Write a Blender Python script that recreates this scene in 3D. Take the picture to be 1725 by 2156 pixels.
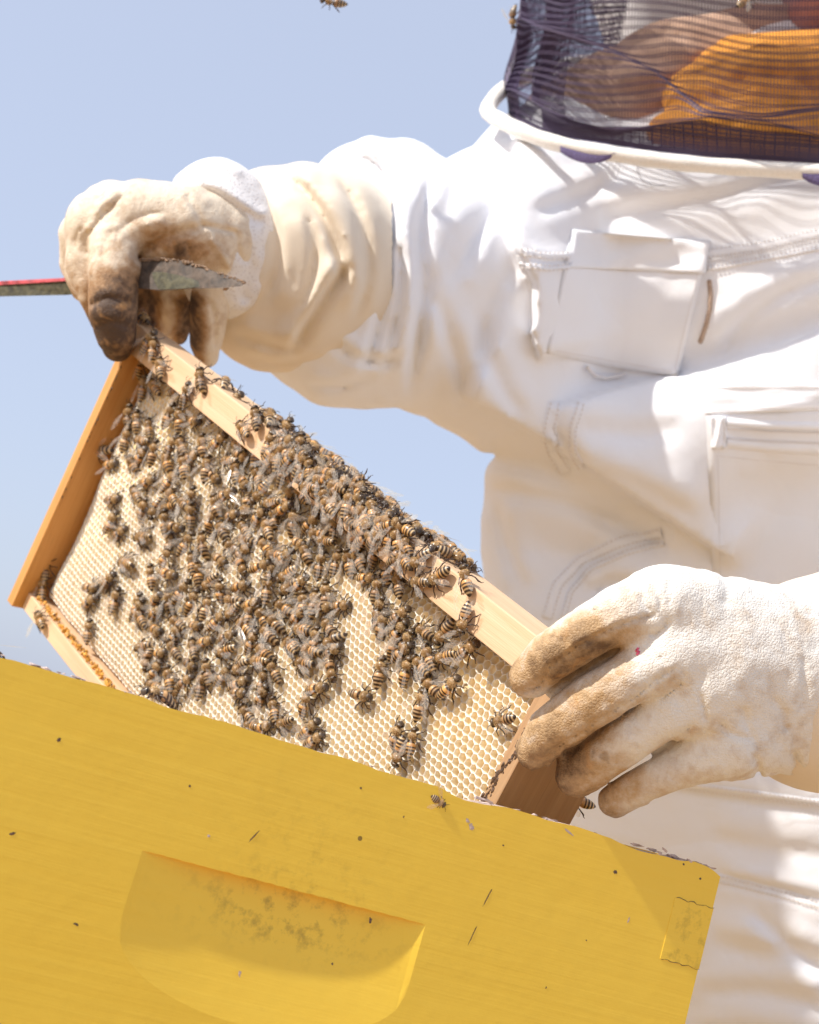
import bpy, bmesh, math, random
import numpy as np
from mathutils import Vector, Matrix
from mathutils.bvhtree import BVHTree
random.seed(7); RNG = np.random.default_rng(7)
S = bpy.context.scene; COL = S.collection
for o in list(bpy.data.objects): bpy.data.objects.remove(o)

# ------------------------------------------------------------------ camera
PITCH, ROLL, CAMZ = math.radians(10.6), math.radians(16.3), 1.0
r0 = Vector((1, 0, 0)); u0 = Vector((0, -math.sin(PITCH), math.cos(PITCH))); f0 = Vector((0, math.cos(PITCH), math.sin(PITCH)))
RX = r0*math.cos(ROLL) + u0*math.sin(ROLL); UX = -r0*math.sin(ROLL) + u0*math.cos(ROLL)
M3 = Matrix((RX, UX, -f0)).transposed()
CAM = Matrix.Translation((0, 0, CAMZ)) @ M3.to_4x4()
cd = bpy.data.cameras.new('camera'); cam = bpy.data.objects.new('camera', cd); COL.objects.link(cam)
cam.matrix_world = CAM; S.camera = cam
cd.sensor_fit = 'HORIZONTAL'; cd.sensor_width = 24; cd.lens = 24*1500/819; cd.clip_start = .02; cd.clip_end = 3000
cd.dof.use_dof = True; cd.dof.focus_distance = .745; cd.dof.aperture_fstop = 13.0
FP, CX0, CY0 = 1500/.47478, 862.5, 1078.0            # focal length and centre in photo units (1725 wide)

# ------------------------------------------------------------------ light
LC = Vector((-.45, .82, .175)).normalized()           # direction to the sun, camera axes
LW = (M3 @ LC).normalized()
elev = math.asin(LW.z); azim = math.atan2(LW.x, LW.y)
w = bpy.data.worlds.new('World'); S.world = w; w.use_nodes = True
nt = w.node_tree; bg = nt.nodes['Background']
sky = nt.nodes.new('ShaderNodeTexSky'); sky.sky_type = 'NISHITA'; sky.sun_disc = False
sky.sun_elevation = elev; sky.sun_rotation = azim; sky.altitude = 0; sky.air_density = 1.0; sky.dust_density = 2.2; sky.ozone_density = 3.0
mxw = nt.nodes.new('ShaderNodeMix'); mxw.data_type = 'RGBA'; mxw.inputs[0].default_value = .80
mxw.inputs[7].default_value = (2.20, 2.42, 3.02, 1)                # even pale haze over the whole sky
nt.links.new(sky.outputs[0], mxw.inputs[6]); nt.links.new(mxw.outputs[2], bg.inputs[0]); bg.inputs[1].default_value = .145
sd = bpy.data.lights.new('sun', 'SUN'); sd.energy = 2.9; sd.angle = math.radians(1.2); sd.color = (1, .955, .89)
sun = bpy.data.objects.new('sun', sd); COL.objects.link(sun); sun.rotation_euler = LW.to_track_quat('Z', 'Y').to_euler(); sun.location = (0, 0, 30)
S.view_settings.view_transform = 'Standard'; S.view_settings.look = 'None'; S.view_settings.gamma = 1; S.view_settings.use_curve_mapping = False
S.view_settings.exposure = .9
S.render.engine = 'CYCLES'

# ------------------------------------------------------------------ helpers
def C(x, y, d): return np.array(((x-CX0)/FP*d, -(y-CY0)/FP*d, -d))      # photo point at a depth, camera axes (m)
def Wd(p): return CAM @ Vector(p)
def Pw(x, y, d): return Wd(C(x, y, d))
CAMN = np.array(CAM)
def towd(V): return V @ CAMN[:3, :3].T + CAMN[:3, 3]

def tag(o, label=None, cat=None, group=None, kind=None):
    if label: o['label'] = label
    if cat: o['category'] = cat
    if group: o['group'] = group
    if kind: o['kind'] = kind
    return o
def empty(name, loc=(0, 0, 0)):
    o = bpy.data.objects.new(name, None); COL.objects.link(o); o.location = loc; o.empty_display_size = .02; return o
def mesh_obj(name, V, F, mats, parent=None, smooth=True, mi=None, center=True, mw=None):
    """V in world coordinates (or local when mw is given)"""
    V = np.asarray(V, dtype=np.float64)
    me = bpy.data.meshes.new(name)
    if mw is None and center:
        c = V.mean(0); me.from_pydata((V-c).tolist() if len(V) < 4000 else (V-c), [], F); mw = Matrix.Translation(c)
    else:
        me.from_pydata(V.tolist() if len(V) < 4000 else V, [], F); mw = mw or Matrix()
    for m in (mats if isinstance(mats, (list, tuple)) else [mats]): me.materials.append(m)
    if mi is not None: me.polygons.foreach_set('material_index', np.asarray(mi, dtype=np.int32))
    me.polygons.foreach_set('use_smooth', [smooth]*len(me.polygons)); me.update()
    o = bpy.data.objects.new(name, me); COL.objects.link(o)
    put(o, mw, parent); return o
def wm(o):
    return (wm(o.parent) @ o.matrix_basis) if o.parent else o.matrix_basis.copy()
def put(o, mw, parent=None):
    if parent: o.parent = parent; o.matrix_basis = wm(parent).inverted() @ mw
    else: o.matrix_basis = mw
def attr(o, name, vals):
    a = o.data.attributes.new(name, 'FLOAT', 'POINT'); a.data.foreach_set('value', np.asarray(vals, dtype=np.float32))

# ---- noise
def vnoise(P, seed=0):
    P = np.asarray(P, dtype=np.float64); I = np.floor(P).astype(np.int64); f = P-I; f = f*f*(3-2*f)
    def hsh(i, j, k):
        n = (i*73856093) ^ (j*19349663) ^ (k*83492791) ^ (seed*2654435761)
        n = (n ^ (n >> 13)) * 1274126177 & 0x7fffffff
        return ((n ^ (n >> 16)) & 0xffff)/32767.5-1
    r = 0
    for a in (0, 1):
        for b in (0, 1):
            for c in (0, 1):
                wgt = (f[..., 0] if a else 1-f[..., 0])*(f[..., 1] if b else 1-f[..., 1])*(f[..., 2] if c else 1-f[..., 2])
                r = r+wgt*hsh(I[..., 0]+a, I[..., 1]+b, I[..., 2]+c)
    return r
def fbm(P, oct=3, seed=0):
    r = 0; a = 1.
    for i in range(oct): r = r+a*vnoise(P*2**i, seed+i); a *= .5
    return r

# ---- signed distance sculpting, camera axes
class Field:
    def __init__(s, lo, hi, h):
        s.h = h; s.lo = np.array(lo, float); n = np.ceil((np.array(hi)-s.lo)/h).astype(int)+1
        s.ax = [s.lo[i]+h*np.arange(n[i]) for i in range(3)]; s.F = np.full(n, .5, np.float32)
    def blk(s, lo, hi):
        sl = []
        for i in range(3):
            a = max(0, int((lo[i]-s.lo[i])/s.h)); b = min(len(s.ax[i]), int((hi[i]-s.lo[i])/s.h)+2)
            if b <= a: return None
            sl.append(slice(a, b))
        return tuple(sl)
    def grid(s, sl):
        return np.meshgrid(*[s.ax[i][sl[i]].astype(np.float32) for i in range(3)], indexing='ij', sparse=True)
    def join(s, sl, D, k, sub=False):
        A = s.F[sl]
        if sub: A = -A
        hh = np.maximum(k-np.abs(A-D), 0)/max(k, 1e-6)
        R = np.minimum(A, D)-hh*hh*k*.25
        s.F[sl] = -R if sub else R
    def chain(s, pts, k=.004, sub=False, zs=1.0):
        P = np.array(pts, float); m = k+.012+P[:, 3].max()
        sl = s.blk(P[:, :3].min(0)-m, P[:, :3].max(0)+m)
        if sl is None: return
        X, Y, Z = s.grid(sl); D = None
        for a, b in zip(P[:-1], P[1:]):
            ab = b[:3]-a[:3]; L = max(ab@ab, 1e-12)
            px, py, pz = X-a[0], Y-a[1], Z-a[2]
            t = np.clip((px*ab[0]+py*ab[1]+pz*ab[2])/L, 0, 1)
            d = np.sqrt((px-t*ab[0])**2+(py-t*ab[1])**2+((pz-t*ab[2])*zs)**2)-(a[3]+t*(b[3]-a[3]))
            D = d if D is None else np.minimum(D, d)
        s.join(sl, D.astype(np.float32), k, sub)
    def ell(s, c, r, k=.004, rot=0, sub=False, R=None):
        c = np.array(c, float); r = np.array(r, float); m = r.max()+k+.012
        sl = s.blk(c-m, c+m)
        if sl is None: return
        X, Y, Z = s.grid(sl); x, y, z = X-c[0], Y-c[1], Z-c[2]
        ca, sa = math.cos(rot), math.sin(rot); x, y = x*ca+y*sa, -x*sa+y*ca
        k0 = np.sqrt((x/r[0])**2+(y/r[1])**2+(z/r[2])**2); k1 = np.sqrt((x/r[0]**2)**2+(y/r[1]**2)**2+(z/r[2]**2)**2)+1e-6
        s.join(sl, (k0*(k0-1)/k1).astype(np.float32), k, sub)
    def band(s, wd):
        s.bi = np.nonzero(np.abs(s.F) < wd); P = np.stack([s.ax[i][s.bi[i]] for i in range(3)], 1)
        s.bp = P; s.px = CX0+FP*P[:, 0]/-P[:, 2]; s.py = CY0-FP*P[:, 1]/-P[:, 2]; s.bf = s.F[s.bi].astype(np.float64); s.add = np.zeros(len(P))
    def stroke(s, poly, wid, amp, kind='g', dmax=9, taper=.12, w2=None):
        """poly in photo units; amp in metres (+ raises); 'g' ridge/groove, 'a' ridge soft above and sharp below, 's' raises the left side"""
        q = np.array(poly, float); w2 = w2 or wid; mx = max(wid, w2)*2.6
        m = (s.px > q[:, 0].min()-mx) & (s.px < q[:, 0].max()+mx) & (s.py > q[:, 1].min()-mx) & (s.py < q[:, 1].max()+mx) & (s.bp[:, 2] > -dmax)
        I = np.nonzero(m)[0]
        if not len(I): return
        x, y = s.px[I], s.py[I]; best = np.full(len(I), 1e9); sg = np.zeros(len(I)); tt = np.zeros(len(I))
        seg = np.linalg.norm(np.diff(q, axis=0), axis=1); cum = np.concatenate([[0], np.cumsum(seg)])
        for i in range(len(q)-1):
            d = (q[i+1]-q[i]); L = d@d; t = np.clip(((x-q[i, 0])*d[0]+(y-q[i, 1])*d[1])/L, 0, 1)
            ex, ey = x-q[i, 0]-t*d[0], y-q[i, 1]-t*d[1]; dd = np.hypot(ex, ey); u = dd < best
            best = np.where(u, dd, best); sg = np.where(u, np.sign(d[0]*ey-d[1]*ex), sg); tt = np.where(u, (cum[i]+t*seg[i])/cum[-1], tt)
        wl = np.where(sg > 0, w2, wid)                # sg>0: right-hand side (below, for a stroke running right)
        g = np.exp(-(best/wl)**2)
        if kind == 's': g = np.where(sg < 0, np.exp(-(best/wid)**2), 0)*np.clip(best/3, 0, 1)
        tp = np.clip(np.minimum(tt, 1-tt)/taper, 0, 1) if taper else 1
        s.add[I] += amp*g*(tp*tp*(3-2*tp) if taper else 1)
    def apply(s):
        s.F[s.bi] = s.bf-s.add
    def net(s, smooth=1):
        F = s.F; sgn = F < 0; n = np.array(F.shape)
        cnt = np.zeros(n-1, np.int8)
        cs = [(a, b, c) for a in (0, 1) for b in (0, 1) for c in (0, 1)]
        for a, b, c in cs: cnt += sgn[a:n[0]-1+a, b:n[1]-1+b, c:n[2]-1+c]
        act = (cnt > 0) & (cnt < 8); idx = np.nonzero(act); N = len(idx[0])
        vid = np.full(n-1, -1, np.int64); vid[idx] = np.arange(N)
        val = np.stack([F[idx[0]+a, idx[1]+b, idx[2]+c] for a, b, c in cs], 1).astype(np.float64)
        acc = np.zeros((N, 3)); num = np.zeros(N)
        for i in range(8):
            for j in range(i+1, 8):
                df = np.array(cs[j])-np.array(cs[i])
                if np.abs(df).sum() != 1: continue
                m = (val[:, i] < 0) != (val[:, j] < 0); t = np.where(m, val[:, i]/(val[:, i]-val[:, j]+1e-12), 0)
                acc += np.where(m[:, None], np.array(cs[i])+t[:, None]*df, 0); num += m
        V = (np.stack(idx, 1)+acc/num[:, None])*s.h+s.lo
        Q = []
        for ax in range(3):
            o1, o2 = [(1, 2), (2, 0), (0, 1)][ax]
            sh = [slice(None)]*3; sh2 = [slice(None)]*3; sh[ax] = slice(0, n[ax]-1); sh2[ax] = slice(1, n[ax])
            s1, s2 = sgn[tuple(sh)], sgn[tuple(sh2)]
            e = np.nonzero(s1 != s2); e = np.stack(e, 1)
            ok = (e[:, o1] > 0) & (e[:, o2] > 0) & (e[:, o1] < n[o1]-1) & (e[:, o2] < n[o2]-1); e = e[ok]
            d1 = np.zeros(3, int); d1[o1] = 1; d2 = np.zeros(3, int); d2[o2] = 1
            g = lambda q: vid[q[:, 0], q[:, 1], q[:, 2]]
            q = np.stack([g(e-d1-d2), g(e-d2), g(e), g(e-d1)], 1)
            fl = sgn[e[:, 0], e[:, 1], e[:, 2]]; q[~fl] = q[~fl][:, ::-1]
            Q.append(q)
        Q = np.concatenate(Q); Q = Q[(Q >= 0).all(1)]
        for _ in range(smooth):
            A = np.zeros_like(V); c = np.zeros(len(V))
            for i in range(4):
                a, b = Q[:, i], Q[:, (i+1) % 4]
                for k in range(3): A[:, k] += np.bincount(a, V[b, k], len(V))+np.bincount(b, V[a, k], len(V))
                c += np.bincount(a, minlength=len(V))+np.bincount(b, minlength=len(V))
            V = .5*V+.5*A/np.maximum(c, 1)[:, None]
        return V, Q
def rm(px, d): return px/FP*d                      # photo units to metres at a depth

# ------------------------------------------------------------------ materials
class NT:
    def __init__(s, name):
        s.m = bpy.data.materials.new(name); s.m.use_nodes = True; s.t = s.m.node_tree; s.b = s.t.nodes['Principled BSDF']; s.out = s.t.nodes['Material Output']
    def n(s, kind, **kw):
        x = s.t.nodes.new('ShaderNode'+kind)
        for k, v in kw.items():
            if k.startswith('i_'):
                key = k[2:]; key = int(key) if key.isdigit() else key.replace('_', ' ')
                x.inputs[key].default_value = v
            else: setattr(x, k, v)
        return x
    def l(s, a, b): s.t.links.new(a, b)
    def noise(s, scale, detail=4, rough=.55, co='Object', stretch=None, dist=0):
        tc = s.n('TexCoord'); src = tc.outputs[co]
        if stretch: mp = s.n('Mapping'); mp.inputs['Scale'].default_value = stretch; s.l(src, mp.inputs[0]); src = mp.outputs[0]
        x = s.n('TexNoise'); x.inputs['Scale'].default_value = scale; x.inputs['Detail'].default_value = detail; x.inputs['Roughness'].default_value = rough; x.inputs['Distortion'].default_value = dist
        s.l(src, x.inputs['Vector']); return x.outputs['Fac']
    def ramp(s, fac, stops, interp='LINEAR'):
        x = s.n('ValToRGB'); cr = x.color_ramp; cr.interpolation = interp
        while len(cr.elements) < len(stops): cr.elements.new(.5)
        for e, (p, c) in zip(cr.elements, stops): e.position = p; e.color = (*c, 1) if len(c) == 3 else c
        s.l(fac, x.inputs[0]); return x.outputs[0]
    def mix(s, fac, a, b, mode='MIX'):
        x = s.n('Mix', data_type='RGBA', blend_type=mode)
        for i, v in ((0, fac), (6, a), (7, b)):
            if hasattr(v, 'node'): s.l(v, x.inputs[i])
            else: x.inputs[i].default_value = v if i == 0 else (*v, 1)
        return x.outputs[2]
    def math(s, op, a, b=0., clamp=False):
        x = s.n('Math', operation=op, use_clamp=clamp)
        for i, v in ((0, a), (1, b)):
            if hasattr(v, 'node'): s.l(v, x.inputs[i])
            else: x.inputs[i].default_value = v
        return x.outputs[0]
    def bump(s, h, st=.3, dist=.001, prev=None):
        x = s.n('Bump'); x.inputs['Strength'].default_value = st; x.inputs['Distance'].default_value = dist; s.l(h, x.inputs['Height'])
        if prev: s.l(prev, x.inputs['Normal'])
        s.l(x.outputs[0], s.b.inputs['Normal']); return x.outputs[0]
    def set(s, **kw):
        for k, v in kw.items():
            i = s.b.inputs[k.replace('_', ' ')]
            if hasattr(v, 'node'): s.l(v, i)
            else: i.default_value = (*v, 1) if isinstance(v, tuple) and len(v) == 3 and i.type == 'RGBA' else v
        return s
def W3(r, g=None, b=None): return (r, g if g is not None else r, b if b is not None else r)
BW = ((0, 0, 0), (1, 1, 1))
def att(M, name): x = M.n('Attribute', attribute_name=name); return x.outputs['Fac']

def m_cloth(name, col, dirt=(.55, .42, .28), amt=.25, weave=2600):
    M = NT(name)
    f = M.noise(9, 5, .6); r = M.ramp(f, [(.50, (0, 0, 0)), (.85, (amt,)*3)])
    fine = M.noise(weave, 2, .5); c = M.mix(r, col, dirt)
    M.set(Base_Color=M.mix(M.math('MULTIPLY', fine, .12), c, tuple(v*.75 for v in col)), Roughness=.88)
    M.b.inputs['Sheen Weight'].default_value = .25
    wr = M.noise(5, 2, .5, dist=.5, stretch=(1.0, 1.6, 1.3)); wr = M.math('ABSOLUTE', M.math('SUBTRACT', wr, .5)); wr = M.ramp(wr, [(0, (0, 0, 0)), (.10, (.75,)*3), (.3, (1, 1, 1))])
    w2 = M.math('ABSOLUTE', M.math('SUBTRACT', M.noise(16, 2, .5, dist=.5), .5)); w2 = M.ramp(w2, [(0, (0, 0, 0)), (.12, (.8,)*3), (.35, (1, 1, 1))])
    bn = M.bump(wr, .10, .012); bn = M.bump(w2, .05, .005, bn); bn = M.bump(M.noise(60, 4, .6), .15, .003, bn); M.bump(fine, .35, .0006, bn)
    return M.m
CLOTH = m_cloth('white_cotton', (.885, .89, .915), amt=.03)
CLOTH2 = m_cloth('cream_cotton', (.80, .70, .56), amt=.35)
def m_leather(name, base, dirt, dark):
    M = NT(name)
    d = att(M, 'dirt'); n1 = M.noise(55, 6, .65); n2 = M.noise(210, 5, .6)
    fac = M.math('ADD', d, M.math('MULTIPLY', M.math('SUBTRACT', n1, .5), 1.3)); fac = M.math('ADD', fac, M.math('MULTIPLY', M.math('SUBTRACT', n2, .5), .55), )
    c1 = M.ramp(fac, [(.06, base), (.32, tuple(.55*a+.45*b for a, b in zip(base, dirt))), (.62, dirt), (1., dark)])
    sp = M.ramp(M.noise(95, 3, .5), [(.66, (0, 0, 0)), (.72, (1, 1, 1))]); sp = M.math('MULTIPLY', sp, M.math('ADD', M.math('MULTIPLY', d, .9), .0, True))
    c2 = M.mix(M.math('MULTIPLY', sp, .75), c1, dark)
    og = M.ramp(M.noise(70, 3, .5, stretch=(1, 1.3, 1)), [(.60, (0, 0, 0)), (.70, (1, 1, 1))])
    c3 = M.mix(M.math('MULTIPLY', og, M.math('MULTIPLY', d, .55)), c2, (.55, .29, .10))
    M.set(Base_Color=c3, Roughness=M.ramp(n2, [(.3, (.55,)*3), (.7, (.72,)*3)]))
    v = M.n('TexVoronoi', feature='DISTANCE_TO_EDGE'); v.inputs['Scale'].default_value = 640; tc = M.n('TexCoord'); M.l(tc.outputs['Object'], v.inputs['Vector'])
    b1 = M.bump(M.ramp(v.outputs['Distance'], [(0, (0, 0, 0)), (.25, (1, 1, 1))]), .35, .0006)
    b2 = M.bump(M.noise(130, 5, .6, dist=.6), .35, .003, b1); M.bump(M.noise(900, 2, .5), .25, .0005, b2)
    return M.m
LEATH = m_leather('cream_goatskin', (.80, .765, .70), (.50, .33, .17), (.15, .085, .04))
LEATH2 = m_leather('soiled_goatskin', (.78, .67, .52), (.42, .25, .125), (.085, .048, .028))
def m_wood(name, a, b, sc=(3, 60, 60), rough=.6):
    M = NT(name); f = M.noise(1, 6, .6, stretch=sc, dist=.4); g = M.noise(1, 3, .5, stretch=(sc[0]*8, sc[1]*8, sc[2]*8))
    c = M.ramp(f, [(.3, a), (.7, b)]); k = M.ramp(M.noise(1, 3, .5, stretch=(sc[0]*2, sc[1]*3, sc[2]*3)), [(.62, (0, 0, 0)), (.75, (.5,)*3)])
    M.set(Base_Color=M.mix(k, c, tuple(v*.62 for v in a)), Roughness=rough); M.bump(g, .25, .0008)
    return M.m
PINE = m_wood('pale_pine', (.68, .44, .25), (.78, .56, .36), (6, 160, 160))
PINEV = m_wood('orange_pine', (.54, .24, .06), (.66, .35, .11), (160, 6, 160))
def m_simple(name, col, rough=.6, metal=0, bump=None, var=0):
    M = NT(name); c = col
    if var: c = M.mix(M.ramp(M.noise(bump or 50, 4), [(.35, (0, 0, 0)), (.65, (1, 1, 1))]), tuple(v*(1-var) for v in col), tuple(min(1, v*(1+var)) for v in col))
    M.set(Base_Color=c, Roughness=rough, Metallic=metal)
    if bump: M.bump(M.noise(bump, 4), .4, .002)
    return M.m
PROP = m_simple('dark_propolis', (.10, .055, .03), .35, bump=500, var=.5)
RUST = m_simple('orange_propolis', (.42, .15, .04), .5, bump=700, var=.4)
def m_paint():
    M = NT('yellow_paint')
    f = M.noise(7, 5, .6); br = M.noise(1, 4, .6, stretch=(7, 220, 220))
    c = M.ramp(f, [(.3, (.88, .575, .050)), (.7, (.91, .615, .060))])
    c = M.mix(M.ramp(br, [(.35, (0, 0, 0)), (.75, (.22,)*3)]), c, (.93, .66, .085))
    sm = M.noise(26, 5, .65); c = M.mix(M.ramp(sm, [(.62, (0, 0, 0)), (.95, (.08,)*3)]), c, (.30, .20, .03))
    dots = M.n('TexVoronoi'); dots.inputs['Scale'].default_value = 75; tc = M.n('TexCoord'); M.l(tc.outputs['Object'], dots.inputs['Vector'])
    sel = M.n('SeparateColor'); M.l(dots.outputs['Color'], sel.inputs[0])
    dm = M.math('MULTIPLY', M.math('LESS_THAN', dots.outputs['Distance'], .13), M.math('GREATER_THAN', sel.outputs[0], .955))
    c = M.mix(M.math('MULTIPLY', dm, .8), c, (.12, .07, .015))
    dt = att(M, 'grime'); gr = M.ramp(M.noise(120, 5, .7), [(.50, (0, 0, 0)), (.66, (1, 1, 1))])
    c = M.mix(M.math('MULTIPLY', M.math('MULTIPLY', gr, dt), .8, True), c, (.13, .085, .02))
    M.set(Base_Color=c, Roughness=.46)
    b = M.bump(br, .16, .0010); M.bump(M.noise(40, 4), .1, .003, b)
    return M.m
PAINT = m_paint()
RAW = m_simple('weathered_bare_wood', (.50, .39, .34), .8, bump=260, var=.4)
def m_wax():
    M = NT('fresh_beeswax')
    d = att(M, 'deep'); h = att(M, 'honey')
    n = M.noise(14, 4, .6)
    rim = M.mix(M.ramp(n, [(.35, (0, 0, 0)), (.7, (1, 1, 1))]), (.98, .95, .88), (.98, .92, .80))
    ins = M.mix(h, (.98, .71, .35), (.98, .77, .43))
    M.set(Base_Color=M.mix(d, rim, ins), Roughness=.42)
    M.b.inputs['Subsurface Weight'].default_value = 0; M.b.inputs['Subsurface Radius'].default_value = (1, .6, .25); M.b.inputs['Subsurface Scale'].default_value = .004
    tr = M.n('BsdfTranslucent'); tr.inputs[0].default_value = (.97, .82, .58, 1); mx = M.n('MixShader'); mx.inputs[0].default_value = .06
    M.l(M.b.outputs[0], mx.inputs[1]); M.l(tr.outputs[0], mx.inputs[2]); M.l(mx.outputs[0], M.out.inputs[0])
    return M.m
WAX = m_wax()
def m_bee(i, bands):
    M = NT('bee_body'); tc = M.n('TexCoord'); sx = M.n('SeparateXYZ'); M.l(tc.outputs['Object'], sx.inputs[0])
    x = M.math('MULTIPLY_ADD', sx.outputs[0], 1/.014); x.node.inputs[2].default_value = .55
    c = M.ramp(x, bands, 'LINEAR'); oi = M.n('ObjectInfo')
    hs = M.n('HueSaturation'); M.l(c, hs.inputs['Color']); M.l(M.math('MULTIPLY_ADD', oi.outputs['Random'], .5), hs.inputs['Value'])
    hs.inputs['Value'].links[0].from_node.inputs[2].default_value = .78
    M.set(Base_Color=hs.outputs[0], Roughness=.36); M.b.inputs['Coat Weight'].default_value = .15
    return M.m
def bee_bands(front, mid):
    K = (.045, .026, .016); G = (.60, .43, .23); T = (.34, .215, .10)
    st = [(0., K), (.085, K), (.10, G), (.125, G), (.14, K), (.185, K), (.20, G), (.225, mid), (.24, K), (.285, K), (.30, mid), (.325, mid), (.34, (.06, .03, .015)), (.37, (.06, .03, .015)), (.385, front), (.46, front), (.475, K), (.51, (.08, .045, .02)), (.53, T), (.77, T), (.79, (.12, .075, .035)), (.95, (.06, .04, .025))]
    return st
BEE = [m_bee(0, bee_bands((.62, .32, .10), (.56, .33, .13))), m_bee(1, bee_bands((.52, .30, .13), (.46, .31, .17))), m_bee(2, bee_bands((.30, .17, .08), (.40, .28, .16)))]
LEG = m_simple('bee_leg', (.045, .022, .012), .35)
FUZZ = m_simple('bee_fuzz', (.70, .50, .25), .9)
EYE = m_simple('bee_eye', (.018, .012, .01), .15)
def m_wing():
    M = NT('bee_wing'); tr = M.n('BsdfTransparent'); tr.inputs[0].default_value = (.97, .92, .85, 1)
    v = M.n('TexVoronoi', feature='DISTANCE_TO_EDGE'); v.inputs['Scale'].default_value = 620; tc = M.n('TexCoord'); M.l(tc.outputs['Object'], v.inputs['Vector'])
    k = M.ramp(v.outputs['Distance'], [(.02, (.26,)*3), (.12, (.11,)*3)])
    M.set(Base_Color=(.80, .74, .66), Roughness=.14); mx = M.n('MixShader'); M.l(k, mx.inputs[0]); M.l(tr.outputs[0], mx.inputs[1]); M.l(M.b.outputs[0], mx.inputs[2]); M.l(mx.outputs[0], M.out.inputs[0])
    return M.m
WING = m_wing()
NETM = m_simple('purple_black_netting', (.055, .034, .075), .55)
NETF = m_simple('purple_net_cloth', (.13, .10, .22), .7, bump=900, var=.4)
ORNG = m_simple('orange_shirt_cloth', (.72, .30, .035), .85, bump=60, var=.15)
SKIN = m_simple('skin', (.50, .22, .16), .5, bump=200, var=.08)
STEEL = m_simple('worn_steel', (.085, .06, .042), .7, 0, bump=160, var=.5)
REDP = m_simple('chipped_red_paint', (.50, .07, .08), .5, bump=180, var=.45)
GREENP = m_simple('chipped_green_paint', (.075, .068, .035), .7, bump=220, var=.5)
PIPING = m_simple('cream_piping', (.86, .82, .75), .8, bump=700, var=.06)
VELC = m_simple('velcro', (.45, .33, .25), .95, bump=800, var=.4)
THREAD = m_simple('white_thread', (.78, .74, .72), .8)

# ------------------------------------------------------------------ ground
def m_ground():
    M = NT('dry_grass'); n = M.noise(3, 8, .7); M.set(Base_Color=M.ramp(n, [(.3, (.40, .26, .13)), (.55, (.50, .33, .18)), (.75, (.56, .40, .24))]), Roughness=.95); M.bump(M.noise(30, 6), .6, .05); return M.m
GN = 60; gx = np.concatenate([-np.geomspace(1500, .5, GN//2), np.geomspace(.5, 1500, GN//2)])
gv = np.array([(x, y, 0) for x in gx for y in gx], float); gv[:, 2] = .03*fbm(gv*.35, 2, 3)*(np.hypot(gv[:, 0], gv[:, 1]) > 2.5)-.01
gf = [(i*GN+j, (i+1)*GN+j, (i+1)*GN+j+1, i*GN+j+1) for i in range(GN-1) for j in range(GN-1)]
tag(mesh_obj('ground', gv, gf, m_ground(), center=False), kind='structure')


# ------------------------------------------------------------------ hive boxes
BY = math.radians(20); BW_, BD, BH, TH = .424, .49, .243, .022
corner = Pw(1520, 1835, .73)
BOXM = Matrix.Translation(corner) @ Matrix.Rotation(BY, 4, 'Z')          # local: x along the front (0 = right corner), y into the box, z up (0 = top)
def box_vf(x0, x1, y0, y1, z0, z1, bev=0.0):
    b = bmesh.new(); bmesh.ops.create_cube(b, size=1)
    for v in b.verts: v.co = ((x0+x1)/2+v.co.x*(x1-x0), (y0+y1)/2+v.co.y*(y1-y0), (z0+z1)/2+v.co.z*(z1-z0))
    if bev: bmesh.ops.bevel(b, geom=b.edges[:], offset=bev, segments=2, affect='EDGES', profile=.6)
    V = [tuple(v.co) for v in b.verts]; b.verts.index_update(); F = [[v.index for v in f.verts] for f in b.faces]; b.free(); return np.array(V), F
def merge(parts):
    V = []; F = []; n = 0
    for v, f in parts:
        V.append(np.asarray(v)); F += [[i+n for i in q] for q in f]; n += len(v)
    return np.concatenate(V), F
HX, HW, HT = -.212, .067, -.060
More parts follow.
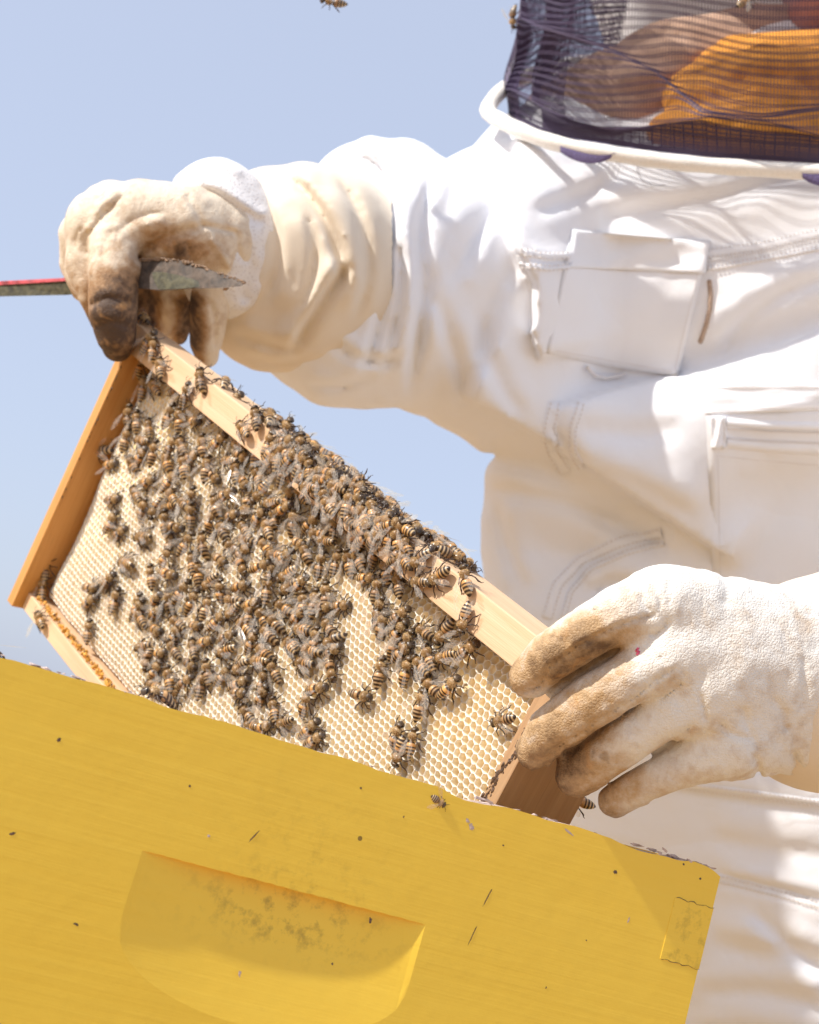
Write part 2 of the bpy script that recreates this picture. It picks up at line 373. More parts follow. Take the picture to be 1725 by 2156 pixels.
def front_panel(jag):
    bm = bmesh.new(); N = 240
    top = []
    for i in range(N+1):
        x = -BW_+(BW_*i/N); P = np.array([[x*60, 3.1, 0]]); j = fbm(P, 3, 5)[0]*.0006; c = fbm(P*.35, 2, 9)[0]
        z = j-(max(0, c-.55)*.004 if jag else 0)-(.0022*max(0, (x+.010)/.010)**2 if jag else 0)
        top.append((x, z))
    outer = [bm.verts.new((x, 0, z)) for x, z in top]+[bm.verts.new((0, 0, -BH*i/60)) for i in range(1, 61)]+[bm.verts.new((-BW_*i/80, 0, -BH)) for i in range(1, 81)]+[bm.verts.new((-BW_, 0, -BH*(1-i/60))) for i in range(1, 60)]
    # handhold: straight lip on top, deepest under its middle, running out to an arc below
    NS, NTt = 48, 30; L = lambda s: .030+.029*math.sqrt(max(0, 1-s*s)); G = {}
    for i in range(NS+1):
        s = -1+2*i/NS
        for j in range(NTt+1):
            t = j/NTt; yy = t*L(s); dp = .0062*max(0, 1-s*s)**.75*(1-.5*yy/.030 if yy <= .030 else .5*max(0, 1-(yy-.030)/max(1e-5, L(s)-.030)))
            G[i, j] = bm.verts.new((HX+s*HW, dp+.0003*math.sin(math.pi*t)*(1-abs(s)**6), HT-yy))
    for i in range(NS):
        for j in range(NTt): bm.faces.new((G[i, j], G[i, j+1], G[i+1, j+1], G[i+1, j]))
    lip = [G[0, 0]]+[bm.verts.new((HX+(-1+2*i/NS)*HW, 0, HT+.0004*random.random())) for i in range(1, NS)]+[G[NS, 0]]
    for i in range(NS):
        q = [lip[i], lip[i+1], G[i+1, 0], G[i, 0]]; q = [v for k, v in enumerate(q) if v not in q[:k]]
        if len(q) > 2: bm.faces.new(q)
    hole = lip+[G[NS, j] for j in range(1, NTt+1)]+[G[i, NTt] for i in range(NS-1, -1, -1)]+[G[0, j] for j in range(NTt-1, 0, -1)]
    ed = []
    for lp in (outer, hole):
        for a, b in zip(lp, lp[1:]+lp[:1]): ed.append(bm.edges.get((a, b)) or bm.edges.new((a, b)))
    bmesh.ops.triangle_fill(bm, edges=ed, use_beauty=True)
    # thickness
    for a, b in zip(outer, outer[1:]+outer[:1]): pass
    ib = [bm.verts.new((v.co.x, TH, v.co.z)) for v in outer]
    for i in range(len(outer)):
        k = (i+1) % len(outer); bm.faces.new((outer[i], outer[k], ib[k], ib[i]))
    bm.faces.new(ib[::-1])
    bmesh.ops.recalc_face_normals(bm, faces=bm.faces[:]); bm.verts.index_update()
    V = np.array([tuple(v.co) for v in bm.verts]); F = [[v.index for v in f.verts] for f in bm.faces]
    mi = [1 if (max(bm.verts[i].co.z for i in f) > -.004 and f and len({round(bm.verts[i].co.y, 3) for i in f}) > 1) else 0 for f in F] if not bm.verts.ensure_lookup_table() else None
    bm.free(); return V, F, mi
def hive_box(z0, label, detail):
    mw = BOXM @ Matrix.Translation((0, 0, z0)); base = mw @ Matrix.Translation((-BW_/2, BD/2, -BH))
    root = empty('hive_box'); root.matrix_basis = base; tag(root, label, 'hive box', 'stacked hive boxes')
    V, F, mi = front_panel(detail)
    o = mesh_obj('front_panel', V, F, [PAINT, RAW], root, smooth=False, mi=mi, mw=mw)
    # grime around and inside the handhold and along the top edge
    x, y, z = V.T; g = np.exp(-((x-HX-.005)/.04)**2-((z-HT+.012)/.013)**2)*.75
    attr(o, 'grime', np.clip(g, 0, 1))
    for nm, b in (('side_panel', (-TH, -.0005, TH, BD-TH, -BH, 0)), ('side_panel', (-BW_+.0005, -BW_+TH, TH, BD-TH, -BH, 0)), ('back_panel', (-BW_, 0, BD-TH, BD, -BH, 0))):
        v, f = box_vf(*b, bev=.0008); q = mesh_obj(nm, v, f, [PAINT], root, smooth=False, mw=mw)
        attr(q, 'grime', np.zeros(len(v)))
    if detail:
        for k, (za, zb) in enumerate(((-.0180, -.0475), (-.0800, -.1100))):     # ends of the side panel's finger joints
            v, f = box_vf(-.0222, .0004, -.0002, .004, zb, za, bev=.0001); q = mesh_obj('finger_joint', v, f, [PAINT], root, smooth=False, mw=mw); attr(q, 'grime', .35*np.ones(len(v)))
            for zz in (za, zb):
                P = [(x, -.0004, zz+.0004*math.sin(x*900+k)+.0003*random.uniform(-1, 1)) for x in np.linspace(-.0215, .0005, 14)]
                Vv = [(x, y, z+s*random.uniform(.00004, .0002)) for x, y, z in P for s in (-1, 1)]; Ff = [(2*i, 2*i+1, 2*i+3, 2*i+2) for i in range(13)]
                mesh_obj('joint_crack', Vv, Ff, [PROP], root, smooth=False, mw=mw)
    return root
HB = hive_box(0, 'yellow painted hive box with a curved handhold under the frame', True)
hive_box(-BH-.0015, 'lower yellow hive box carrying the box with the lifted frame', False)
hive_box(-2*(BH+.0015), 'bottom yellow hive box standing on the wooden stand', False)
# stand
zt = -2*(BH+.0015)-BH-.001; gz = -corner.z
st = empty('hive_stand'); st.matrix_basis = BOXM @ Matrix.Translation((-BW_/2, BD/2, gz)); tag(st, 'low pale wooden stand under the hive boxes', 'stand')
v, f = box_vf(-BW_-.02, .02, -.02, BD+.02, zt-.03, zt, .002); mesh_obj('deck', v, f, [PINE], st, smooth=False, mw=BOXM)
for x in (-BW_, -.05):
    for y in (0, BD-.05):
        v, f = box_vf(x, x+.05, y, y+.05, gz-.02, zt-.031, .002); mesh_obj('leg', v, f, [PINE], st, smooth=False, mw=BOXM)

# marks on the front of the yellow box: paint chips, a squashed bee, scratches
def panel_pt(x, y):
    q = Pw(x, y, 1)-Vector((0, 0, CAMZ)); n = BOXM.to_3x3() @ Vector((0, 1, 0)); o = corner-Vector((0, 0, CAMZ)); t = o.dot(n)/q.dot(n); return q*t+Vector((0, 0, CAMZ))
def blob(x, y, rx, ry, mat, name, ang=0, h=.0004, seed=0, parent=HB):
    c = BOXM.inverted() @ panel_pt(x, y); rn = random.Random(seed+int(x)); n = 14; V = [(0, -h, 0)]; sc = .66/FP
    for i in range(n):
        a = 2*math.pi*i/n; r = rn.uniform(.55, 1.2); lx, lz = rx*r*math.cos(a)*sc, ry*r*math.sin(a)*sc
        V.append((lx*math.cos(ang)-lz*math.sin(ang), -.00006, lx*math.sin(ang)+lz*math.cos(ang)))
    F = [(0, 1+i, 1+(i+1) % n) for i in range(n)]
    return mesh_obj(name, V, F, [mat], parent, smooth=False, mw=BOXM @ Matrix.Translation(c))
CHIP = m_simple('bare_grey_wood', (.52, .40, .34), .8, bump=300, var=.2)
for i, (x, y, rx, ry, a) in enumerate([(993, 1742, 11, 6, -.8), (985, 1728, 7, 4, -.5), (1030, 1688, 16, 4, -.3), (1390, 1797, 9, 5, -.4), (505, 2050, 3, 8, .2), (1198, 1752, 14, 3, -.3), (955, 2560, 3, 3, 0), (1324, 1937, 2, 8, -.1), (440, 1760, 4, 3, 0), (1400, 1790, 10, 3, -.35)]):
    if y < 2150: blob(x, y, rx, ry, CHIP, 'paint_chip', a, .00012, i)
for i, (x, y, rx, ry, a) in enumerate([(124, 1558, 5, 5, 0), (1296, 1836, 5, 5, 0), (27, 1755, 7, 3, .6), (780, 1938, 4, 7, .2), (160, 1946, 6, 3, 0), (536, 1760, 1.6, 22, -.5), (1027, 1890, 1.6, 22, -.25), (995, 1970, 1.4, 22, -.2), (400, 1655, 3, 3, 0), (760, 1660, 3, 3, 0), (700, 2030, 3, 3, 0), (1440, 1820, 3, 3, 0), (1475, 1850, 3, 3, 0), (1468, 1990, 4, 5, 0), (1235, 1980, 2, 2, 0), (1150, 2080, 2, 3, 0), (850, 1720, 2, 3, 0), (1060, 1780, 3, 2, 0)]):
    blob(x, y, rx, ry, PROP, 'dirt_speck', a, .00014, i+40)
RIM = []
for k in range(46):                                       # ragged bare wood and wax crumbs along the top edge
    xx = random.choice([random.uniform(-.345, -.30), random.uniform(-.05, 0), random.uniform(-.42, 0), random.uniform(-.14, -.08)])
    c = np.array((xx, random.uniform(.0005, .012), .0004)); s = random.uniform(.0006, .0018)
    a = RNG.normal(size=(8, 3)); a /= np.linalg.norm(a, axis=1)[:, None]; a *= s*np.array((2.2, 1, .7))
    b = bmesh.new(); [b.verts.new(c+q) for q in a]; bmesh.ops.convex_hull(b, input=b.verts); b.verts.index_update()
    RIM.append((np.array([tuple(v.co) for v in b.verts]), [[v.index for v in f.verts] for f in b.faces])); b.free()
v, f = merge(RIM); tag(mesh_obj('edge_splinters', v, f, [RAW], HB, smooth=False, mw=BOXM), kind='stuff')

# ------------------------------------------------------------------ comb frame
FR = np.array([[0.5486, -0.4385, 0.7118], [0.4157, 0.8818, 0.2229], [-0.7254, 0.1736, 0.6661]]); FT = np.array((-.201535, -.138031, 1.089727))
Uc = np.array((FR[0, 0], -FR[1, 0], -FR[2, 0])); Vc = np.array((FR[0, 1], -FR[1, 1], -FR[2, 1])); Nc = -np.array((FR[0, 2], -FR[1, 2], -FR[2, 2]))
Oc = np.array((FT[0], -FT[1], -FT[2]))
def ax(v): return Vector(M3 @ Vector(v)).normalized()
UW, VW, NW = ax(Uc), ax(Vc), ax(Nc); VW = (VW-UW*VW.dot(UW)).normalized(); NW = UW.cross(-VW)
FRM = Matrix.Translation(Wd(Oc)) @ Matrix((UW, -VW, NW)).transposed().to_4x4()   # local: x along the top bar, y up the frame, z out of the comb
FL, FH, FW = .508, .232, .061
frame = empty('comb_frame'); frame.matrix_basis = FRM @ Matrix.Translation((FL/2, -FH, -FW/2))
tag(frame, 'wooden frame of pale honeycomb lifted out of the yellow box', 'comb frame')
def fbox(name, b, mat, bev=.0008):
    v, f = box_vf(*b, bev=bev); return mesh_obj(name, v, f, [mat], frame, smooth=False, mw=FRM)
fbox('top_bar', (.0105, FL-.0105, -.021, -.0002, -.031, -.004), PINE)
fbox('top_bar_lug', (-.020, .010, -.012, -.0006, -.030, -.006), PINE)
fbox('top_bar_lug', (FL-.010, FL+.018, -.012, -.0006, -.030, -.006), PINE)
EBL = fbox('end_bar', (0, .010, -FH, -.0125, -FW, 0), PINEV)
EBR = fbox('end_bar', (FL-.010, FL, -FH, -.0125, -FW, 0), m_wood('aged_shaded_pine', (.40, .23, .11), (.50, .31, .16), (160, 6, 160))); tag(EBR, 'aged, shade-toned brown end bar crusted with propolis')  # aged wood, browned further so the colour carries this face's shade
fbox('bottom_bar', (.0105, FL-.0105, -FH+.001, -FH+.014, -.030, -.008), PINE)
CF = -.019                                                # mean level of the cell mouths
def comb():
    p = .0050; V = []; F = []; deep = []; hon = []; rad = p/math.sqrt(3)
    rows = int((FH-.034)/(p*.866)); cols = int((FL-.021)/p); cen = []
    for r in range(rows+1):
        for c in range(cols+1):
            x = .0125+(c+.5*(r % 2))*p; y = -.0215-r*p*.866
            if x < FL-.0125 and y > -FH+.016: cen.append((x, y))
    cen = np.array(cen); ang = np.arange(6)*math.pi/3+math.pi/6
    hexo = np.stack([np.cos(ang), np.sin(ang)], 1)
    outer = cen[:, None, :]+rad*hexo[None]
    def warp(P):
        q = np.concatenate([P, np.zeros(P.shape[:-1]+(1,))], -1)
        jx = .00042*vnoise(q*420, 1)+.0006*vnoise(q*60, 11); jy = .00042*vnoise(q*420, 2)+.0006*vnoise(q*60, 12)
        ed = np.minimum(np.minimum(P[..., 0]-.010, FL-.010-P[..., 0])/.022, np.minimum((P[..., 1]+FH-.012)/.018, 1)); ed = np.clip(ed, 0, 1)
        z = CF+.0022*fbm(q*18, 2, 4)+.00035*vnoise(q*260, 5)-.007*(1-ed)**2
        z = z-.005*np.exp(-((P[..., 1]+.021)/.010)**2)
        return np.stack([P[..., 0]+jx, P[..., 1]+jy, z], -1)
    wo = warp(outer); wc = warp(cen)
    for i in range(len(cen)):
        o = wo[i]; c = wc[i]; b = len(V)
        hn = fbm(np.array([[cen[i][0]*16, cen[i][1]*16, 2]]), 2, 21)[0]
        left = max(0, .20-cen[i][0])/.20
        dp = .0050
        if hn+.55*left > .40: dp = random.uniform(.0022, .0045)
        if hn+.4*left > .78 and random.random() < .55: dp = .0008
        th = .87+.03*random.random()
        ring = lambda s, z: [(c[0]+(q[0]-c[0])*s, c[1]+(q[1]-c[1])*s, q[2]+z) for q in o]
        V += [tuple(q) for q in o]+ring(.97, .00012)+ring(th+.02, -.00025)+ring(th, -.0012)+ring(th-.03, -dp)+[(c[0], c[1], c[2]-dp-.0004)]
        deep += [0]*6+[0]*6+[.1]*6+[.35]*6+[1]*7; hon += [1 if dp < .006 else 0]*31
        for k in range(6):
            n = (k+1) % 6
            for l in range(4): F.append((b+6*l+k, b+6*l+n, b+6*l+6+n, b+6*l+6+k))
            F.append((b+24+k, b+24+n, b+30))
    # the midrib and the back of the comb
    b = len(V); nx, ny = 60, 26
    for zz, sg in ((-.0315, 1),):
        for i in range(nx+1):
            for j in range(ny+1):
                x = .011+(FL-.022)*i/nx; y = -.021-(FH-.036)*j/ny; V.append((x, y, -.0315)); deep.append(1); hon.append(0)
    for i in range(nx):
        for j in range(ny):
            a = b+i*(ny+1)+j; F.append((a, a+1, a+ny+2, a+ny+1))
    b = len(V)
    for i in range(nx+1):
        for j in range(ny+1):
            x = .011+(FL-.022)*i/nx; y = -.021-(FH-.036)*j/ny; V.append((x, y, -.046+.002*math.sin(x*90)*math.sin(y*120))); deep.append(.3); hon.append(0)
    for i in range(nx):
        for j in range(ny):
            a = b+i*(ny+1)+j; F.append((a, a+ny+1, a+ny+2, a+1))
    o = mesh_obj('honeycomb', V, F, [WAX], frame, smooth=True, mw=FRM); attr(o, 'deep', deep); attr(o, 'honey', hon)
    tag(o, kind='stuff'); return o
comb()
def lumps(name, pts, mat, s0, s1, flat=.6):
    L = []
    for c in pts:
        s = random.uniform(s0, s1); a = RNG.normal(size=(14, 3)); a /= np.linalg.norm(a, axis=1)[:, None]; a *= s*np.array((1, 1.8, flat))
        b = bmesh.new(); [b.verts.new(np.array(c)+q) for q in a]; bmesh.ops.convex_hull(b, input=b.verts)
        for v in [v for v in b.verts if not v.link_faces]: b.verts.remove(v)
        b.verts.index_update(); L.append((np.array([tuple(v.co) for v in b.verts]), [[v.index for v in f.verts] for f in b.faces])); b.free()
    v, f = merge(L); o = mesh_obj(name, v, f, [mat], frame, smooth=False, mw=FRM); tag(o, kind='stuff'); return o
R_ = random.Random(3)
lumps('propolis', [(FL-.0055+.0026*math.sin(i*.013)*math.cos(i*.031)+R_.gauss(0, .0011), -.04-.185*(i/520), .0000) for i in range(520) if R_.random() < .75], PROP, .0003, .0013, .45)
lumps('propolis', [(FL-.0095+R_.uniform(-.0007, .0005), -.09-.135*(i/70), -.0008) for i in range(70)], RUST, .0006, .0017, .6)
lumps('propolis', [(.0100+R_.uniform(-.0008, .0004), -.03-.11*R_.random(), -.001) for i in range(26)], PROP, .0004, .0011, .5)
HONW = m_simple('honey_stained_wax', (.72, .38, .07), .35, bump=300, var=.3)
lumps('burr_comb', [(.02+.30*R_.random(), -FH+.0150+R_.uniform(-.0006, .0008), -.013+R_.uniform(-.002, .003)) for i in range(320)], HONW, .0007, .0015, 1.2)
lumps('propolis', [(.05+.0052*i+R_.uniform(-.0006, .0006), -FH+.0165, -.0115) for i in range(50) if R_.random() < .6], PROP, .0006, .0010, .8)
lumps('burr_comb', [(.02+.47*R_.random(), -.0225+R_.uniform(-.001, .001), -.022+R_.uniform(-.003, .003)) for i in range(140)], WAX, .0010, .0024, 1.2)

# ------------------------------------------------------------------ honey bees
def tube(pts, rad, n=4):
    P = np.array(pts, float); V = []; F = []
    for i, p in enumerate(P):
        d = P[min(i+1, len(P)-1)]-P[max(i-1, 0)]; d /= np.linalg.norm(d)+1e-12
        a = np.cross(d, (0, 0, 1.) if abs(d[2]) < .9 else (1., 0, 0)); a /= np.linalg.norm(a); b = np.cross(d, a); r = rad[i] if hasattr(rad, '__len__') else rad
        V += [p+r*(math.cos(2*math.pi*k/n)*a+math.sin(2*math.pi*k/n)*b) for k in range(n)]
    for i in range(len(P)-1):
        for k in range(n): F.append((i*n+k, i*n+(k+1) % n, (i+1)*n+(k+1) % n, (i+1)*n+k))
    F.append(tuple(range(n))[::-1]); F.append(tuple((len(P)-1)*n+k for k in range(n)))
    return np.array(V), F
PROF = [(-7.4, .12), (-7.0, .62), (-6.5, 1.0), (-6.0, 1.28), (-5.9, 1.36), (-5.2, 1.66), (-4.6, 1.82), (-4.5, 1.90), (-3.8, 2.03), (-3.1, 2.08), (-3.0, 2.12), (-2.2, 2.08), (-1.5, 1.90), (-.9, 1.5), (-.45, .8), (-.15, .6), (.15, .95), (.6, 1.5), (1.1, 1.85), (1.7, 1.98), (2.3, 1.85), (2.8, 1.45), (3.1, .85), (3.3, .62), (3.5, .95), (3.8, 1.38), (4.2, 1.62), (4.6, 1.55), (5.0, 1.2), (5.35, .75), (5.6, .25)]
def bee_body(curve, legseed):
    parts = []; mi = []; n = 14; V = []; F = []
    for x, r in PROF:
        ab = max(0, -.4-x)/7; zc = 2.35+curve*ab*ab*3-.25*ab; hz = r*(.92 if x < 3.2 else 1.0); hy = r*(1 if x < 3.2 else 1.12)
        dx = 0 if x < 3.2 else 0
        V += [(x+dx-(.25*math.sin(2*math.pi*k/n) if x > 3.4 else 0), hy*math.cos(2*math.pi*k/n), zc+hz*math.sin(2*math.pi*k/n)-(.25 if x > 3.4 else 0)) for k in range(n)]
    m = len(PROF)
    for i in range(m-1):
        for k in range(n): F.append((i*n+k, (i+1)*n+k, (i+1)*n+(k+1) % n, i*n+(k+1) % n))
    F.append(tuple(range(n))); F.append(tuple((m-1)*n+k for k in range(n))[::-1])
    parts.append((np.array(V), F)); mi += [0]*len(F)
    rn = random.Random(legseed)
    for s in (-1, 1):
        for x0, kx, tx, wd in ((2.3, 3.3, 4.4, 1.0), (1.3, .9, .4, 1.15), (.6, -1.6, -3.6, 1.1)):
            j = lambda a: rn.uniform(-a, a)
            p = [(x0, s*1.3, 1.4), (x0+.3*(kx-x0), s*2.4*wd, 2.1+j(.3)), (kx+j(.5), s*(3.3*wd+j(.3)), 1.5+j(.3)), (.5*kx+.5*tx+j(.4), s*(4.0*wd+j(.4)), .7), (tx+j(.6), s*(4.5*wd+j(.5)), .1), (tx+.5*np.sign(tx)+j(.4), s*(5.0*wd+j(.4)), -.05)]
            v, f = tube(p, [.28, .30, .24, .34 if x0 < 1 else .22, .16, .09], 5); parts.append((v, f)); mi += [1]*len(f)
        v, f = tube([(5.1, s*.45, 2.6), (5.9, s*1.1, 3.3), (6.7, s*1.6+rn.uniform(-.4, .4), 3.0), (7.6, s*(2.0+rn.uniform(-.5, .5)), 2.4)], [.13, .12, .12, .10], 4); parts.append((v, f)); mi += [1]*len(f)
        b = bmesh.new(); bmesh.ops.create_icosphere(b, subdivisions=2, radius=1)
        ev = np.array([tuple(v.co) for v in b.verts])*np.array((.55, .42, .95))+np.array((4.25, s*1.42, 2.15)); b.verts.index_update(); ef = [[v.index for v in q.verts] for q in b.faces]; b.free()
        parts.append((ev, ef)); mi += [2]*len(ef)
    V, F = merge(parts); return V*.001, F, mi
def bee_fuzz(seed):
    rn = np.random.default_rng(seed); V = []; F = []
    for i in range(560):
        u = rn.uniform(0, 1); a = rn.uniform(-.5, math.pi+.5)
        if u < .72: x = rn.uniform(-.2, 3.2); r = np.interp(x, [p[0] for p in PROF], [p[1] for p in PROF]); zc = 2.35; L = rn.uniform(.35, .75)
        elif u < .86: x = rn.uniform(3.5, 5.0); r = np.interp(x, [p[0] for p in PROF], [p[1] for p in PROF]); zc = 2.1; L = rn.uniform(.2, .4)
        else: x = rn.uniform(-2.6, -.6); r = np.interp(x, [p[0] for p in PROF], [p[1] for p in PROF])*.95; zc = 2.3; L = rn.uniform(.2, .45)
        nrm = np.array((rn.uniform(-.5, .5)-.2, math.cos(a), math.sin(a))); nrm /= np.linalg.norm(nrm)
        p = np.array((x, r*.96*math.cos(a), zc+r*.9*math.sin(a))); t = np.cross(nrm, rn.normal(size=3)); t /= np.linalg.norm(t)+1e-9; b = len(V)
        V += [p-t*.075, p+t*.075, p+nrm*L]; F.append((b, b+1, b+2))
    return np.array(V)*.001, F
def wing_mesh():
    V = []; F = []
    for out, z in (([(0, 0), (-1.5, .55), (-3.5, 1.0), (-5.5, 1.5), (-7.6, 2.1), (-8.9, 2.2), (-9.5, 1.6), (-9.2, .8), (-7.8, .1), (-5.5, -.45), (-3, -.5), (-1.2, -.3)], 0), ([(-.9, .2), (-2.5, 1.3), (-4.5, 2.3), (-6.1, 2.8), (-6.8, 2.3), (-6.4, 1.5), (-4.4, .8), (-2.2, .2)], -.18)):
        c = np.mean(out, 0); b = len(V); V.append((c[0], c[1], z+.15)); V += [(x, y, z) for x, y in out]; n = len(out)
        F += [(b, b+1+i, b+1+(i+1) % n) for i in range(n)]
    return np.array(V)*.001, F
def raw_mesh(name, V, F, mats, mi=None, smooth=True):
    me = bpy.data.meshes.new(name); me.from_pydata([tuple(map(float, v)) for v in V], [], [tuple(map(int, f)) for f in F])
    for m in mats: me.materials.append(m)
    if mi: me.polygons.foreach_set('material_index', mi)
    me.polygons.foreach_set('use_smooth', [smooth]*len(F)); me.update(); return me
BODY = []
for k in range(3):
    for cv in (-.9, 0., .25):
        V, F, mi = bee_body(cv, k*7+int(cv*10)); BODY.append(raw_mesh('honey_bee', V, F, [BEE[k], LEG, EYE], mi))
FZ = [raw_mesh('hair', *bee_fuzz(s), [FUZZ], None, False) for s in (1, 2)]
WM = raw_mesh('wing', *wing_mesh(), [WING], None, True)
BR = random.Random(11); NBEE = [0]
def bscale(mw):
    x = (FRM.inverted() @ mw.translation).x/FL; return 1.58-.24*min(1, max(0, x))
def add_bee(mw, label, group=None, spread=None, var=None, sc=1.0):
    i = BR.choices(range(9), [3, 4, 4, 3, 4, 3, 1.5, 2, 1])[0] if var is None else var
    o = bpy.data.objects.new('honey_bee', BODY[i]); COL.objects.link(o); o.matrix_basis = mw @ Matrix.Scale(sc*bscale(mw), 4)
    tag(o, label, 'bee', group); NBEE[0] += 1
    h = bpy.data.objects.new('hair', FZ[NBEE[0] % 2]); COL.objects.link(h); h.parent = o
    sp = spread if spread is not None else BR.choices([BR.uniform(4, 14), BR.uniform(18, 34), BR.uniform(45, 70)], [6, 4, .7])[0]
    for s in (1, -1):
        wg = bpy.data.objects.new('wing', WM); COL.objects.link(wg); wg.parent = o
        wg.matrix_basis = Matrix.Translation((.0012, s*.0011, .0040)) @ Matrix.Rotation(-s*math.radians(sp+BR.uniform(-4, 4)), 4, 'Z') @ Matrix.Rotation(math.radians(BR.uniform(2, 9)), 4, 'Y') @ Matrix.Rotation(s*math.radians(BR.uniform(-4, 22)), 4, 'X') @ Matrix.Scale(s, 4, (0, 1, 0))
    return o
FRI = FRM.inverted(); CO = Vector((0, 0, CAMZ))
def hit(x, y, axis, lev):
    a = FRI @ CO; q = FRI @ Pw(x, y, 1.0)-a; t = (lev-a[axis])/q[axis]; return a+q*t
def place(x, y, ang, axis=2, lev=None, tilt=0, roll=0):
    """matrix of a bee standing on a face of the frame with its head pointing along an angle in the photo (0 right, 90 up)"""
    lev = (CF+.0006) if lev is None else lev
    p = hit(x, y, axis, lev); q = hit(x+14*math.cos(math.radians(ang)), y-14*math.sin(math.radians(ang)), axis, lev); d = (q-p).normalized()
    up = Vector((0, 0, 0)); up[axis] = 1; s = up.cross(d)
    m = FRM @ Matrix.Translation(p) @ Matrix((d, s, up)).transposed().to_4x4()
    return m @ Matrix.Rotation(math.radians(tilt), 4, 'Y') @ Matrix.Rotation(math.radians(roll), 4, 'X')
Z8 = [(690, 170, 60), (765, 135, 225), (840, 180, 75), (590, 200, 110), (530, 220, 95), (460, 220, 75), (370, 230, 75), (815, 290, -30), (690, 380, 80), (820, 350, 100), (640, 325, 0), (395, 410, 85), (330, 455, 80), (490, 480, 5), (240, 535, 40), (830, 535, 40), (710, 495, 65), (725, 590, 70), (830, 630, 50), (965, 630, 140), (1085, 640, 230), (1230, 740, 35), (250, 620, 175), (410, 600, 120), (425, 690, 215), (335, 670, 75), (300, 745, 165), (190, 700, 135), (260, 815, 175), (440, 745, 35), (430, 860, 285), (350, 965, 10), (270, 1050, 70), (605, 1010, -15), (715, 860, 80), (850, 745, 40), (1000, 775, 110), (870, 850, 70), (945, 830, 130), (1005, 955, 130), (1130, 950, 45), (955, 1045, 75), (810, 1235, 65), (825, 1345, 250), (905, 1270, 80), (1425, 1150, 195), (310, 1195, 45), (335, 1260, 30), (150, 1165, 200), (95, 1080, 100), (35, 1185, 20), (25, 1000, 60), (90, 580, 125), (50, 645, 130), (30, 745, 130), (160, 300, 220), (180, 375, 215), (60, 375, 80), (160, 190, 40), (240, 115, -20), (940, 350, 180), (870, 690, 60), (795, 700, 75), (700, 560, 85), (1080, 780, 200)]
Z5 = [(222, 195, 80), (205, 280, 85), (420, 285, 0), (410, 345, 35), (492, 255, 55), (525, 335, 75), (405, 465, 80), (570, 175, 160), (650, 58, 175), (620, 350, 70), (635, 410, 120), (640, 540, 200), (663, 600, 265), (625, 370, 60), (690, 712, 160), (780, 760, 80), (905, 700, 80), (700, 640, 60), (1150, 605, 180), (1345, 470, 175), (1345, 610, 170), (1290, 530, 130), (1115, 890, 170)]
Z4 = [(80, 850, 60), (180, 735, 120), (85, 760, 10), (210, 925, 180), (140, 1040, 165), (65, 1110, 50), (95, 1190, 70), (25, 545, 190), (75, 605, 10), (165, 600, 110), (240, 680, 20), (215, 800, 70), (265, 800, 250), (340, 740, 120), (215, 260, 75), (260, 265, 125), (150, 390, 80), (185, 410, 85), (240, 440, 100), (140, 490, 75), (205, 500, 175), (205, 560, 50), (330, 385, 70), (375, 400, 85), (370, 275, 30), (275, 180, 175), (200, 165, 70), (320, 590, 100), (340, 520, 60), (385, 520, 110), (430, 570, 30), (110, 905, 40), (1010, 1230, 0)]
spots = [(552+x*.36, 1104+y*.36, a) for x, y, a in Z8]+[(x*.48, 1104+y*.48, a) for x, y, a in Z5]+[(207+x*.48, 690+y*.48, a) for x, y, a in Z4]
TOPB = [(250+0, 0, 0)]
special = {(1425, 1150): 'lone bee half out from behind the right end bar, under the glove fingers', (605, 1010): 'bee facing sideways with spread wings alone on open comb', (715, 860): 'bee standing upright alone on bare cells below the top bar', (1230, 740): 'dark grey bee just under the top bar beside the glove'}
ZN = [('honey bee scattered on pale comb beside the left end bar', 'bees by the left end bar'), ('honey bee on the lower comb near the yellow box rim', 'bees low on the comb'), ('honey bee on open cells below the bare end of the top bar', 'bees under the bare end of the top bar'), ('honey bee at the thinning edge of the cluster on the comb', 'bees at the edge of the cluster')]
for i, (x, y, a) in enumerate(spots):
    lab = special.get(tuple(Z8[i][:2])) if i < len(Z8) else None
    if y > 1104+1380*.36+20: continue
    lc = hit(x, y, 2, CF); zn = 0 if lc.x < .11 else 1 if (lc.x < .30 and lc.y < -.15) else 2 if lc.x > .36 else 3
    add_bee(place(x, y, a, tilt=BR.uniform(-6, 4), roll=BR.uniform(-8, 8)), lab or ZN[zn][0], None if lab else ZN[zn][1], sc=BR.uniform(.98, 1.12), spread=55 if (lab and 'spread' in lab) else None, var=7 if (lab and 'dark' in lab) else None)
# the dense cluster
poly = np.array([(405, 800), (450, 800), (560, 885), (620, 925), (700, 985), (735, 1030), (690, 1075), (668, 1150), (640, 1180), (655, 1235), (640, 1290), (575, 1320), (590, 1400), (560, 1460), (590, 1530), (520, 1520), (500, 1440), (440, 1455), (330, 1440), (305, 1370), (330, 1300), (320, 1180), (360, 1090), (345, 1010), (330, 950), (375, 900)], float)
poly2 = np.array([(740, 1060), (800, 1090), (870, 1150), (900, 1190), (870, 1240), (800, 1230), (740, 1190), (690, 1170), (690, 1100)], float)
def inside(p, P):
    c = False; n = len(P)
    for i in range(n):
        a, b = P[i], P[i-1]
        if (a[1] > p[1]) != (b[1] > p[1]) and p[0] < (b[0]-a[0])*(p[1]-a[1])/(b[1]-a[1])+a[0]: c = not c
    return c
taken = [(x, y) for x, y, a in spots]; dense = []; tries = 0
